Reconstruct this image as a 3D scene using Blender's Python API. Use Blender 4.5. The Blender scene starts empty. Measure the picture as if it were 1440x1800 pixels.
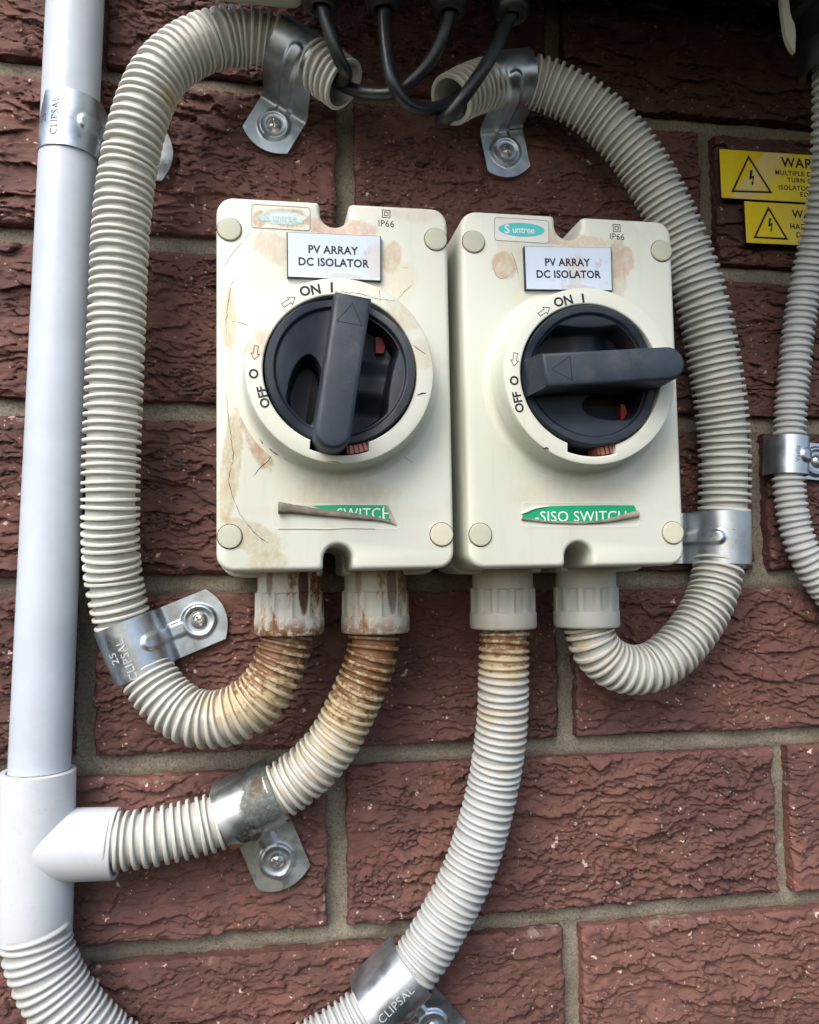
import bpy, bmesh, math, random
import numpy as np
from mathutils import Matrix, Vector
# ------------------------------------------------------------------ camera, sky, sun, exposure
S = bpy.context.scene
COL = S.collection
S.render.resolution_x, S.render.resolution_y = 819, 1024
F_PX = 1442.0                                   # focal length in pixels of a 1440 x 1800 picture
RC = np.array([[0.9871786706485837, -0.15942630223543253, -0.007843874809653905],
               [0.004254926545175498, 0.07540690242329419, -0.997143768303758],
               [0.15956242608016513, 0.9843256845284784, 0.0751184328973357]])
CAM = np.array([-29.886, -414.322, 90.312])     # millimetres; the wall face is the plane y = 0
MM = 0.001
cd = bpy.data.cameras.new('camera'); cam = bpy.data.objects.new('camera', cd); COL.objects.link(cam)
cd.sensor_fit = 'VERTICAL'; cd.sensor_height = 36.0; cd.lens = 36.0 * F_PX / 1800.0
cd.clip_start = 0.01; cd.clip_end = 100.0
m = Matrix.Identity(4)
for i in range(3):
    m[i][0] = RC[0][i]; m[i][1] = -RC[1][i]; m[i][2] = -RC[2][i]; m[i][3] = CAM[i] * MM
cam.matrix_world = m
S.camera = cam
SUN_EL, SUN_AZ = math.radians(44), math.radians(214)      # azimuth: from +Y clockwise, behind the camera to its left
w = bpy.data.worlds.new('World'); S.world = w; w.use_nodes = True
wn = w.node_tree; bg = wn.nodes['Background']
sky = wn.nodes.new('ShaderNodeTexSky'); sky.sky_type = 'NISHITA'; sky.sun_disc = False
sky.sun_elevation = SUN_EL; sky.sun_rotation = SUN_AZ
sky.dust_density = 3.0; sky.ozone_density = 1.0; sky.air_density = 1.0
wn.links.new(sky.outputs[0], bg.inputs[0]); bg.inputs[1].default_value = 0.135
sl = bpy.data.lights.new('sun', 'SUN'); sl.energy = 1.25; sl.angle = math.radians(40); sl.color = (1.0, 0.97, 0.93)
so = bpy.data.objects.new('sun', sl); COL.objects.link(so)
sd = Vector((math.sin(SUN_AZ) * math.cos(SUN_EL), math.cos(SUN_AZ) * math.cos(SUN_EL), math.sin(SUN_EL)))
so.rotation_euler = sd.to_track_quat('Z', 'Y').to_euler(); so.location = sd * 5
S.view_settings.view_transform = 'Standard'; S.view_settings.look = 'None'
S.view_settings.gamma = 1.0; S.view_settings.exposure = 1.0
random.seed(7); RNG = np.random.default_rng(11)

# ------------------------------------------------------------------ geometry helpers (millimetres in, metres out)
def at(px, py, d):
    """point (x, z) in mm that the photograph's pixel shows at d mm in front of the wall"""
    v = np.array([(px - 720) / F_PX, (py - 900) / F_PX, 1.0])
    r = RC.T @ v
    t = (-d - CAM[1]) / r[1]
    p = CAM + t * r
    return float(p[0]), float(p[2])
def at3(px, py, d):
    x, z = at(px, py, d); return (x, -d, z)
def worldloc(o):
    v = Vector((0, 0, 0))
    while o is not None:
        v = v + o.location; o = o.parent
    return np.array(v) / MM
def tag(o, label=None, cat=None, group=None, kind=None):
    if label: o['label'] = label
    if cat: o['category'] = cat
    if group: o['group'] = group
    if kind: o['kind'] = kind
    return o
def thing(name, loc, label, cat, group=None):
    o = bpy.data.objects.new(name, None); COL.objects.link(o)
    o.location = Vector(loc) * MM; o.empty_display_size = 0.01
    return tag(o, label, cat, group)
def mk(name, V, Fc, mat, parent=None, origin=None, smooth=30, attrs=None):
    """one mesh object from world-space mm vertices"""
    V = np.asarray(V, dtype=float).reshape(-1, 3)
    if origin is None:
        origin = V.mean(axis=0)
    origin = np.asarray(origin, float)
    me = bpy.data.meshes.new(name)
    Vl = ((V - origin) * MM)
    if isinstance(Fc, np.ndarray):
        n = len(Fc); k = Fc.shape[1]
        me.vertices.add(len(Vl)); me.vertices.foreach_set('co', Vl.astype(np.float32).ravel())
        me.loops.add(n * k); me.loops.foreach_set('vertex_index', Fc.astype(np.int32).ravel())
        me.polygons.add(n); me.polygons.foreach_set('loop_start', np.arange(0, n * k, k, dtype=np.int32))
        me.update(calc_edges=True)
    else:
        me.from_pydata(Vl.tolist(), [], [list(map(int, f)) for f in Fc])
    if smooth:
        me.polygons.foreach_set('use_smooth', np.ones(len(me.polygons), dtype=bool))
        if smooth < 180: me.set_sharp_from_angle(angle=math.radians(smooth))
    if attrs:
        for an, vals in attrs.items():
            a = me.attributes.new(an, 'FLOAT', 'POINT'); a.data.foreach_set('value', np.asarray(vals, np.float32).ravel())
    me.materials.append(mat)
    me.validate()
    o = bpy.data.objects.new(name, me); COL.objects.link(o)
    if parent is not None:
        o.parent = parent; o.location = Vector((origin - worldloc(parent)) * MM)
    else:
        o.location = Vector(origin * MM)
    return o
class MB:
    def __init__(s): s.V = []; s.F = []
    def add(s, V, Fc):
        b = len(s.V); s.V += [tuple(v) for v in V]; s.F += [[b + i for i in f] for f in Fc]; return s
def gridfaces(nu, nv, cu=False, cv=False, off=0):
    """quads of a nu x nv vertex grid (row-major u, v)"""
    U = np.arange(nu if cu else nu - 1); W = np.arange(nv if cv else nv - 1)
    A, Bq = np.meshgrid(U, W, indexing='ij'); A2 = (A + 1) % nu; B2 = (Bq + 1) % nv
    return np.stack([A * nv + Bq, A2 * nv + Bq, A2 * nv + B2, A * nv + B2], -1).reshape(-1, 4) + off
# --- value noise
_T = np.random.default_rng(5).random((16, 256, 256))
def vn(x, y, seed=0):
    T = _T[seed % 16]; x = x + seed * 17.3; y = y + seed * 9.7
    xi = np.floor(x).astype(int); yi = np.floor(y).astype(int); fx = x - xi; fy = y - yi
    fx = fx * fx * fx * (fx * (fx * 6 - 15) + 10); fy = fy * fy * fy * (fy * (fy * 6 - 15) + 10)
    a = T[xi % 256, yi % 256]; b = T[(xi + 1) % 256, yi % 256]; c = T[xi % 256, (yi + 1) % 256]; d = T[(xi + 1) % 256, (yi + 1) % 256]
    return (a * (1 - fx) + b * fx) * (1 - fy) + (c * (1 - fx) + d * fx) * fy
def fbm(x, y, seed=0, o=4, g=0.5):
    s = 0; a = 1; t = 0
    for i in range(o):
        s = s + a * vn(x * 2 ** i, y * 2 ** i, seed + i * 3); t += a; a *= g
    return s / t
def sstep(a, b, x):
    t = np.clip((x - a) / (b - a), 0, 1); return t * t * (3 - 2 * t)

# ------------------------------------------------------------------ material helpers
class N:
    def __init__(s, name):
        s.m = bpy.data.materials.new(name); s.m.use_nodes = True; s.t = s.m.node_tree; s.b = s.t.nodes['Principled BSDF']
    def n(s, typ, **kw):
        x = s.t.nodes.new(typ)
        for k, v in kw.items(): setattr(x, k, v)
        return x
    def l(s, a, b): s.t.links.new(a, b)
    def co(s, kind='Object'):
        if not hasattr(s, '_tc'): s._tc = s.n('ShaderNodeTexCoord')
        return s._tc.outputs[kind]
    def setin(s, sock, v):
        if hasattr(v, 'is_output') or isinstance(v, bpy.types.NodeSocket): s.l(v, sock)
        else: sock.default_value = v
    def math(s, op, a, b=None, clamp=False):
        x = s.n('ShaderNodeMath', operation=op); x.use_clamp = clamp; s.setin(x.inputs[0], a)
        if b is not None: s.setin(x.inputs[1], b)
        return x.outputs[0]
    def mapping(s, vec, scale=(1, 1, 1), loc=(0, 0, 0), rot=(0, 0, 0), typ='POINT'):
        x = s.n('ShaderNodeMapping', vector_type=typ); s.l(vec, x.inputs[0])
        if typ != 'NORMAL': x.inputs['Location'].default_value = loc
        x.inputs['Rotation'].default_value = rot; x.inputs['Scale'].default_value = scale
        return x.outputs[0]
    def noise(s, vec, scale, detail=4, rough=0.55, dist=0.0, out=0):
        x = s.n('ShaderNodeTexNoise'); s.l(vec, x.inputs['Vector']); x.inputs['Scale'].default_value = scale
        x.inputs['Detail'].default_value = detail; x.inputs['Roughness'].default_value = rough; x.inputs['Distortion'].default_value = dist
        return x.outputs[out]
    def ramp(s, v, a, b, lo=0.0, hi=1.0):
        x = s.n('ShaderNodeMapRange', interpolation_type='SMOOTHSTEP'); s.setin(x.inputs[0], v)
        x.inputs[1].default_value = a; x.inputs[2].default_value = b; x.inputs[3].default_value = lo; x.inputs[4].default_value = hi
        return x.outputs[0]
    def mix(s, f, a, b, mode='MIX'):
        x = s.n('ShaderNodeMix', data_type='RGBA', blend_type=mode); s.setin(x.inputs[0], f)
        for sock, v in ((x.inputs[6], a), (x.inputs[7], b)):
            if isinstance(v, tuple): sock.default_value = v + (1,) if len(v) == 3 else v
            else: s.l(v, sock)
        return x.outputs[2]
    def blob(s, c, r, rot=0.0, amp=0.5, freq=90, soft=0.25, vec=None):
        """noisy-edged patch; c, r in mm of object space (x, z)"""
        v = s.mapping(vec if vec is not None else s.co(), loc=(c[0] * MM, 0, c[1] * MM), rot=(0, rot, 0), scale=(r[0] * MM, 1000, r[1] * MM), typ='TEXTURE')
        L = s.n('ShaderNodeVectorMath', operation='LENGTH'); s.l(v, L.inputs[0])
        nz = s.noise(s.co(), freq, 8, 0.72)
        d = s.math('ADD', L.outputs['Value'], s.math('MULTIPLY', s.math('SUBTRACT', nz, 0.5), amp * 2))
        return s.ramp(d, 1.03, 1.0 - soft * 0.9)
    def bump(s, h, strength=0.3, dist=0.0005, normal=None):
        x = s.n('ShaderNodeBump'); x.inputs['Strength'].default_value = strength; x.inputs['Distance'].default_value = dist
        s.l(h, x.inputs['Height'])
        if normal is not None: s.l(normal, x.inputs['Normal'])
        return x.outputs[0]
    def fin(s, col=None, rough=None, metal=None, normal=None, spec=None):
        b = s.b
        if col is not None: s.setin(b.inputs['Base Color'], col + (1,) if isinstance(col, tuple) and len(col) == 3 else col)
        if rough is not None: s.setin(b.inputs['Roughness'], rough)
        if metal is not None: b.inputs['Metallic'].default_value = metal
        if spec is not None: b.inputs['Specular IOR Level'].default_value = spec
        if normal is not None: s.l(normal, b.inputs['Normal'])
        return s.m

def m_brick():
    k = N('brick_clay'); co = k.co(); oi = k.n('ShaderNodeObjectInfo')
    off = k.n('ShaderNodeVectorMath', operation='ADD'); k.l(co, off.inputs[0])
    sc = k.n('ShaderNodeVectorMath', operation='SCALE'); cmb = k.n('ShaderNodeCombineXYZ')
    for i in range(3): k.l(oi.outputs['Random'], cmb.inputs[i])
    k.l(cmb.outputs[0], sc.inputs[0]); sc.inputs['Scale'].default_value = 7.0; k.l(sc.outputs[0], off.inputs[1]); v = off.outputs[0]
    n1 = k.noise(v, 22, 5, 0.6); n2 = k.noise(v, 120, 6, 0.65); n3 = k.noise(v, 9, 3)
    c = k.mix(k.ramp(n1, 0.36, 0.66), (0.112, 0.046, 0.036), (0.172, 0.071, 0.051))
    c = k.mix(k.ramp(n2, 0.40, 0.72, 0, 0.55), c, (0.085, 0.045, 0.045))
    c = k.mix(k.ramp(n3, 0.52, 0.70, 0, 0.45), c, (0.20, 0.070, 0.050))
    at_ = k.n('ShaderNodeAttribute', attribute_name='edge')
    c = k.mix(k.math('MULTIPLY', at_.outputs['Fac'], k.ramp(n1, .3, .6, 0.0, .5)), c, (0.20, 0.075, 0.065))
    for scl, thr, rnd, colr in ((170, 0.19, 0.88, (0.60, 0.47, 0.41)), (420, 0.24, 0.84, (0.48, 0.28, 0.24)), (110, 0.20, 0.90, (0.25, 0.085, 0.062)), (75, 0.13, 0.92, (0.55, 0.40, 0.34))):
        vo = k.n('ShaderNodeTexVoronoi'); vd = k.n('ShaderNodeVectorMath', operation='ADD'); k.l(v, vd.inputs[0])
        ns = k.n('ShaderNodeVectorMath', operation='SCALE'); k.l(k.noise(v, scl * 2.5, 2, out=1), ns.inputs[0]); ns.inputs['Scale'].default_value = 0.9 / scl
        k.l(ns.outputs[0], vd.inputs[1]); k.l(vd.outputs[0], vo.inputs['Vector']); vo.inputs['Scale'].default_value = scl
        sx = k.n('ShaderNodeSeparateColor'); k.l(vo.outputs['Color'], sx.inputs[0])
        mk_ = k.math('MULTIPLY', k.ramp(vo.outputs['Distance'], thr, thr * 0.7), k.math('GREATER_THAN', sx.outputs[0], rnd))
        c = k.mix(mk_, c, colr)
    tone = k.n('ShaderNodeMapRange'); k.l(oi.outputs['Random'], tone.inputs[0]); tone.inputs[3].default_value = 0.76; tone.inputs[4].default_value = 1.26
    hs = k.n('ShaderNodeHueSaturation'); k.l(tone.outputs[0], hs.inputs['Value']); k.l(c, hs.inputs['Color']); hs.inputs['Saturation'].default_value = 0.90; c = hs.outputs[0]
    sm = k.math('MULTIPLY', k.ramp(k.noise(v, 75, 6, 0.7), 0.57, 0.66, 0, 0.65), k.ramp(at_.outputs['Fac'], 0.15, 0.9)); c = k.mix(sm, c, (0.34, 0.30, 0.25))      # mortar smeared over the arrises
    h = k.math('ADD', k.math('MULTIPLY', k.noise(k.mapping(v, scale=(0.6, 1, 1.3)), 300, 9, 0.78), 1.0), k.math('MULTIPLY', k.noise(v, 1300, 4, 0.6), 0.35))
    return k.fin(c, k.ramp(n2, 0.3, 0.8, 0.62, 0.9), 0, k.bump(h, 0.9, 0.0014), spec=0.4)
def m_mortar():
    k = N('mortar_sand'); v = k.co()
    n1 = k.noise(v, 30, 4); n2 = k.noise(v, 900, 5, 0.7); n3 = k.noise(v, 12, 3)
    c = k.mix(k.ramp(n1, 0.35, 0.7), (0.36, 0.315, 0.245), (0.50, 0.445, 0.355))
    c = k.mix(k.ramp(n2, 0.38, 0.62, 0, 0.75), c, (0.23, 0.20, 0.155))
    c = k.mix(k.ramp(n3, 0.55, 0.7, 0, 0.6), c, (0.27, 0.24, 0.19))
    vo = k.n('ShaderNodeTexVoronoi'); k.l(v, vo.inputs['Vector']); vo.inputs['Scale'].default_value = 1100
    sx = k.n('ShaderNodeSeparateColor'); k.l(vo.outputs['Color'], sx.inputs[0])
    c = k.mix(k.math('MULTIPLY', k.math('GREATER_THAN', sx.outputs[0], 0.9), 0.4), c, (0.12, 0.11, 0.09))
    h = k.math('ADD', k.noise(v, 420, 8, 0.8), k.math('MULTIPLY', n2, 0.5))
    return k.fin(c, 0.92, 0, k.bump(h, 1.0, 0.0020), spec=0.2)
CREAM = (0.635, 0.66, 0.575)
def grime(k, c, amt=0.25, colr=(0.42, 0.36, 0.24)):
    v = k.co(); g = k.math('MULTIPLY', k.ramp(k.noise(v, 35, 6, 0.65), 0.48, 0.78), k.ramp(k.noise(v, 170, 5, 0.7), 0.35, 0.7))
    return k.mix(k.math('MULTIPLY', g, amt), c, colr)
def m_cover(name, stains):
    k = N(name); c = grime(k, CREAM, 0.35)
    st_ = k.math('MULTIPLY', k.ramp(k.noise(k.mapping(k.co(), scale=(1, 1, .10)), 260, 6, .7), .52, .72, 0, .30), k.ramp(k.noise(k.co(), 22, 3), .42, .66)); c = k.mix(st_, c, (0.44, 0.38, 0.26))    # faint run marks
    sp = k.ramp(k.noise(k.co(), 900, 2), 0.715, 0.80, 0, 0.6); c = k.mix(sp, c, (0.25, 0.22, 0.18))
    for (cc, r, rot, colr, st, amp, freq) in stains:
        f = k.blob(cc, r, rot, amp, freq)
        f = k.math('MULTIPLY', f, k.ramp(k.noise(k.mapping(k.co(), scale=(1, 1, .5)), 330, 7, 0.78), 0.34, 0.62, st * 0.38, st * 1.15))
        c = k.mix(f, c, colr)
    h = k.noise(k.co(), 700, 3)
    return k.fin(c, k.ramp(k.noise(k.co(), 60, 4), 0.3, 0.7, 0.38, 0.55), 0, k.bump(h, 0.06, 0.0003))
def m_plain(name, col, rough=0.5, metal=0, var=0.12, bump=0.05, bs=700, spec=0.5, gr=0.0, coat=0, dust=0.0):
    k = N(name); n1 = k.noise(k.co(), 60, 5, 0.6)
    dark = tuple(x * (1 - var) for x in col); lite = tuple(min(1, x * (1 + var * 0.6)) for x in col)
    c = k.mix(k.ramp(n1, 0.3, 0.7), dark, lite)
    if gr: c = grime(k, c, gr)
    if dust:
        d1 = k.ramp(k.noise(k.co(), 650, 3, .7), .69, .76, 0, dust); c = k.mix(d1, c, (0.35, 0.37, 0.38))
        d2 = k.math('MULTIPLY', k.ramp(k.noise(k.mapping(k.co(), scale=(1, 1, .12), rot=(0, .9, 0)), 900, 3, .6), .68, .74, 0, dust * .8), k.ramp(k.noise(k.co(), 80, 3), .5, .65)); c = k.mix(d2, c, (0.22, 0.25, 0.28))
    if coat: k.b.inputs['Coat Weight'].default_value = coat
    return k.fin(c, k.ramp(k.noise(k.co(), 150, 4), 0.3, 0.75, max(0.02, rough - 0.08), rough + 0.1), metal, k.bump(k.noise(k.co(), bs, 3), bump, 0.0003), spec)
def m_conduit(name, base=(0.58, 0.58, 0.53)):
    k = N(name); a = k.n('ShaderNodeAttribute', attribute_name='stain').outputs['Fac']
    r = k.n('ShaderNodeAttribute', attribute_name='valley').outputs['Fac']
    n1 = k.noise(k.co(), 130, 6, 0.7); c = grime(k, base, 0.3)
    c = k.mix(k.math('MULTIPLY', r, 0.60), c, (0.33, 0.335, 0.31))                       # dust in the grooves, deepened with painted shade
    s1 = k.ramp(k.math('ADD', a, k.math('MULTIPLY', k.math('SUBTRACT', n1, 0.5), 1.0)), 0.10, 0.62)
    c = k.mix(k.math('MULTIPLY', s1, 0.72), c, (0.47, 0.35, 0.155))
    n2 = k.noise(k.co(), 240, 6, 0.75)
    s2 = k.ramp(k.math('ADD', k.math('ADD', a, k.math('MULTIPLY', k.math('SUBTRACT', n2, 0.5), 1.9)), k.math('MULTIPLY', r, 0.12)), 0.66, 0.98)
    c = k.mix(k.math('MULTIPLY', s2, 0.9), c, (0.155, 0.058, 0.016))
    sp = k.ramp(k.noise(k.co(), 1100, 2), 0.74, 0.80, 0, 0.7); c = k.mix(sp, c, (0.2, 0.17, 0.13))
    return k.fin(c, k.ramp(n1, 0.3, 0.8, 0.42, 0.68), 0, k.bump(k.noise(k.co(), 500, 4), 0.10, 0.0003))
_c5 = at(439, 1419, 18)
def _r5(px, py, d):
    x, z = at(px, py, d); return (x - _c5[0], z - _c5[1])
CORR = [(_r5(462, 1398, 28), (10.5, 15), 0.35, (0.135, 0.155, 0.135), .95), (_r5(450, 1385, 28), (3, 5), .3, (0.16, 0.12, 0.07), .8), (_r5(438, 1457, 20), (6, 5), 0, (0.05, 0.045, 0.03), .9), (_r5(418, 1476, 14), (4.5, 2.6), .5, (0.42, 0.15, 0.045), .95), (_r5(442, 1500, 4), (4, 14), -.35, (0.28, 0.26, 0.19), .75), (_r5(470, 1555, 4), (8, 4), .3, (0.34, 0.33, 0.26), .7)]
def m_galv(name, tint=(0.55, 0.62, 0.68), rough=0.34, specks=0.0, corr=0.0):
    k = N(name); v = k.co(); n1 = k.noise(v, 90, 6, 0.6); n2 = k.noise(k.mapping(v, scale=(1, 3, 1)), 300, 5, 0.7)
    c = k.mix(k.ramp(n1, 0.3, 0.7), tuple(x * 0.74 for x in tint), tint)
    c = k.mix(k.ramp(n2, 0.55, 0.8, 0, 0.45), c, (0.80, 0.82, 0.80))
    ro = k.ramp(n1, 0.3, 0.75, rough - 0.08, rough + 0.16); met = 0.92
    if specks:
        sp = k.ramp(k.noise(v, 750, 3, 0.6), 0.66, 0.71, 0, specks); c = k.mix(sp, c, (0.10, 0.10, 0.12))
    if corr:
        for (bc, br, bro, bcol, bst) in CORR:
            f = k.math('MULTIPLY', k.blob(bc, br, bro, 0.45, 150, .2), bst); c = k.mix(k.math('MULTIPLY', f, k.ramp(k.noise(v, 500, 5, .75), .3, .6, .55, 1)), c, bcol); ro = k.math('MAXIMUM', ro, k.math('MULTIPLY', f, .8))
        f = k.ramp(k.noise(v, 55, 6, 0.7), 0.54, 0.66, 0, corr); c = k.mix(f, c, (0.17, 0.19, 0.165))
        f2 = k.ramp(k.noise(v, 42, 6, 0.7, 0.3), 0.60, 0.70, 0, corr); c = k.mix(f2, c, (0.20, 0.105, 0.05)); ro = k.math('MAXIMUM', ro, k.ramp(f, 0, 1, 0.3, 0.75))
    k.b.inputs['Metallic'].default_value = met
    return k.fin(c, ro, None, k.bump(k.noise(v, 420, 5, 0.6), 0.10, 0.0003))
def m_gland(name, rust=0.0, base=(0.55, 0.55, 0.49)):
    k = N(name); v = k.co(); c = grime(k, base, 0.5)
    if rust:
        n = k.noise(k.mapping(v, scale=(1, 1, 0.32)), 110, 7, 0.75)
        c = k.mix(k.ramp(n, 0.45, 0.60, 0, rust * 0.85), c, (0.42, 0.27, 0.10))
        c = k.mix(k.ramp(n, 0.535, 0.61, 0, rust), c, (0.14, 0.052, 0.018))
        sx = k.n('ShaderNodeSeparateXYZ'); k.l(v, sx.inputs[0])
        low = k.ramp(sx.outputs[2], -0.006, -0.0150); c = k.mix(k.math('MULTIPLY', low, k.ramp(k.noise(v, 300, 5, 0.7), 0.38, 0.56, 0.15, rust)), c, (0.19, 0.080, 0.028))
        st = k.blob((6, 5), (2.6, 14), 0, 0.35, 260, 0.3); c = k.mix(k.math('MULTIPLY', st, rust), c, (0.085, 0.035, 0.02))
        st = k.blob((-9, 8), (1.8, 9), 0, 0.5, 260, 0.5); c = k.mix(k.math('MULTIPLY', st, rust * 0.7), c, (0.16, 0.075, 0.035))
    return k.fin(c, 0.5, 0, k.bump(k.noise(v, 600, 4), 0.12, 0.0003))
def m_flat(name, col, rough=0.5, spec=0.4):
    k = N(name); c = k.mix(k.ramp(k.noise(k.co(), 400, 4, 0.7), 0.35, 0.75, 0, 0.25), col, tuple(min(1, x * 0.6 + 0.03) for x in col))
    return k.fin(c, rough, 0, spec=spec)

M = dict(
    brick=m_brick(), mortar=m_mortar(),
    conduit=m_conduit('conduit_plastic'), conduit_cool=m_conduit('conduit_plastic_cool', (0.475, 0.50, 0.505)),
    pipe=m_plain('rigid_pipe_plastic', (0.50, 0.56, 0.64), 0.38, var=0.06, bump=0.03, gr=0.25),
    tee=m_plain('tee_plastic', (0.585, 0.63, 0.67), 0.34, var=0.05, bump=0.03, gr=0.3),
    galv=m_galv('galvanised_steel'), galv_dark=m_galv('galvanised_steel_dull', (0.46, 0.53, 0.58), 0.38),
    galv_speck=m_galv('galvanised_steel_pitted', (0.60, 0.65, 0.68), 0.36, specks=0.85), galv_corr=m_galv('galvanised_steel_corroded', (0.50, 0.55, 0.56), 0.40, corr=0.95),
    screw=m_galv('screw_steel', (0.66, 0.68, 0.66), 0.26),
    emb=m_plain('pressed_lettering', (0.62, 0.68, 0.72), 0.3, metal=0.35), emb_dark=m_plain('pressed_lettering_dark', (0.12, 0.15, 0.19), 0.5),
    knob=m_plain('knob_plastic', (0.012, 0.019, 0.032), 0.50, var=0.35, bump=0.12, bs=500, spec=0.5),
    handle=m_plain('handle_plastic', (0.018, 0.029, 0.046), 0.56, var=0.30, bump=0.14, bs=420, spec=0.5, gr=0.14, dust=0.3),
    black=m_plain('black_rubber', (0.012, 0.014, 0.017), 0.42, var=0.3, bump=0.1),
    cable=m_plain('cable_rubber', (0.018, 0.021, 0.026), 0.36, var=0.3, bump=0.08, gr=0.03),
    ink=m_flat('black_ink', (0.012, 0.012, 0.014)), engrave=m_flat('engraving', (0.006, 0.007, 0.009), 0.7),
    crack=m_flat('crack_dirt', (0.10, 0.062, 0.035), 0.9), crack_dark=m_flat('crack_dirt_dark', (0.022, 0.016, 0.012), 0.9),
    cap=m_plain('cap_plastic', (0.47, 0.48, 0.38), 0.55, var=0.10, gr=0.3), cap_pale=m_plain('cap_plastic_pale', (0.58, 0.565, 0.44), 0.55, var=0.08, gr=0.4),
    red=m_plain('red_insert', (0.26, 0.020, 0.022), 0.5), pink=m_plain('pink_insert', (0.50, 0.17, 0.14), 0.5, gr=0.5),
    dark=m_plain('dark_inside', (0.008, 0.008, 0.010), 0.7),
    ring=m_cover('dial_plastic', [((-33, 10), (7, 6), 0, (0.50, 0.33, 0.20), 0.55, 0.5, 220), ((26, 24), (9, 7), 0.6, (0.52, 0.42, 0.28), 0.55, 0.5, 200), ((33, 8), (5, 7), 0, (0.50, 0.42, 0.28), 0.4, 0.5, 200)]),
    ring_clean=m_cover('dial_plastic_clean', []),
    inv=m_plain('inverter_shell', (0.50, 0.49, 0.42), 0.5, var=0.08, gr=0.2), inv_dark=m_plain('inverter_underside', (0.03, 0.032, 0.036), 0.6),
    green=m_flat('green_sticker', (0.0, 0.33, 0.14), 0.35), white=m_flat('white_print', (0.78, 0.80, 0.78), 0.5),
    curl=m_plain('curled_sticker_back', (0.22, 0.20, 0.155), 0.8, var=0.55, bump=0.6, bs=900, gr=0.4),
    teal=m_flat('teal_print', (0.07, 0.50, 0.50), 0.35), teal_faded=m_flat('teal_print_faded', (0.42, 0.60, 0.60), 0.4),
    logo_white=m_flat('logo_lettering', (0.72, 0.76, 0.74), 0.4), logo_faded=m_flat('logo_lettering_faded', (0.40, 0.54, 0.52), 0.4),
)
def m_plate(name, cx):
    k = N(name); v = k.co(); c = (0.56, 0.655, 0.775)
    n = k.noise(v, 120, 7, 0.75); c = k.mix(k.ramp(n, 0.55, 0.66, 0, 0.6), c, (0.42, 0.38, 0.43))
    f = k.blob((cx, -1), (5, 9), 0.1, 0.7, 300, 0.4); c = k.mix(k.math('MULTIPLY', f, 0.6), c, (0.58, 0.50, 0.45))
    f = k.blob((4, -8.6), (9, 1.8), 0, 0.8, 400, 0.4); c = k.mix(k.math('MULTIPLY', f, 0.7), c, (0.50, 0.46, 0.42))
    f = k.ramp(k.noise(v, 700, 5, 0.7), 0.66, 0.72, 0, 0.7); c = k.mix(f, c, (0.15, 0.14, 0.15))
    return k.fin(c, k.ramp(n, 0.3, 0.7, 0.28, 0.5), 0, k.bump(n, 0.1, 0.0003))
def m_yellow(name, patch):
    k = N(name); v = k.co(); c = k.mix(k.ramp(k.noise(v, 50, 5), 0.3, 0.7), (0.80, 0.60, 0.010), (0.88, 0.70, 0.02))
    if patch:   # reflected glare painted into the yellow as a pale diagonal band
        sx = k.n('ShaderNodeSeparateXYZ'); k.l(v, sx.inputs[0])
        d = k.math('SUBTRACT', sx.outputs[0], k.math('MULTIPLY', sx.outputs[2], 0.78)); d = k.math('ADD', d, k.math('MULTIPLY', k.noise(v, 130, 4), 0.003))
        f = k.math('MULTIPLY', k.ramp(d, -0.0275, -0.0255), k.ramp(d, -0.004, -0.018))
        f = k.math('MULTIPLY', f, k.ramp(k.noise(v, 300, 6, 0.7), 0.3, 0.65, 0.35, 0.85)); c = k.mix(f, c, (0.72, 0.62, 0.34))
    return k.fin(c, 0.33, 0, k.bump(k.noise(v, 300, 4), 0.05, 0.0003))

# ------------------------------------------------------------------ shape builders
def poly_plate(P2, d0, d1, cx=None):
    """extruded polygon: P2 list of (x, z), back depth d0, front depth d1"""
    n = len(P2); V = [(x, -d0, z) for x, z in P2] + [(x, -d1, z) for x, z in P2]
    Fc = [list(range(n, 2 * n)), list(range(n - 1, -1, -1))] + [[i, (i + 1) % n, n + (i + 1) % n, n + i] for i in range(n)]
    return V, Fc
def stroke(P2, wd, d, closed=False, thick=0.06):
    """flat mitred line of width wd (number or list) on the plane y = -d"""
    P2 = np.array(P2, float); n = len(P2); wd = np.broadcast_to(np.asarray(wd, float), (n,))
    L = []
    for i in range(n):
        a = P2[i - 1] if (i > 0 or closed) else P2[i]; b = P2[(i + 1) % n] if (i < n - 1 or closed) else P2[i]
        t1 = P2[i] - a; t2 = b - P2[i]
        t1 = t1 / (np.linalg.norm(t1) + 1e-9); t2 = t2 / (np.linalg.norm(t2) + 1e-9)
        if np.linalg.norm(P2[i] - a) < 1e-9: t1 = t2
        if np.linalg.norm(b - P2[i]) < 1e-9: t2 = t1
        t = t1 + t2; t = t / (np.linalg.norm(t) + 1e-9); nn = np.array([-t[1], t[0]]); cs = max(0.35, float(nn @ np.array([-t1[1], t1[0]])))
        L.append((P2[i] + nn * wd[i] / 2 / cs, P2[i] - nn * wd[i] / 2 / cs))
    V = []; Fc = []
    for a, b in L: V += [(a[0], -d, a[1]), (b[0], -d, b[1]), (a[0], -d - thick, a[1]), (b[0], -d - thick, b[1])]
    m_ = n if closed else n - 1
    for i in range(m_):
        j = (i + 1) % n; A = 4 * i; Bq = 4 * j
        Fc += [[A + 2, A + 3, Bq + 3, Bq + 2], [A, A + 2, Bq + 2, Bq], [A + 3, A + 1, Bq + 1, Bq + 3]]
    return V, Fc
_tc = {}
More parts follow.
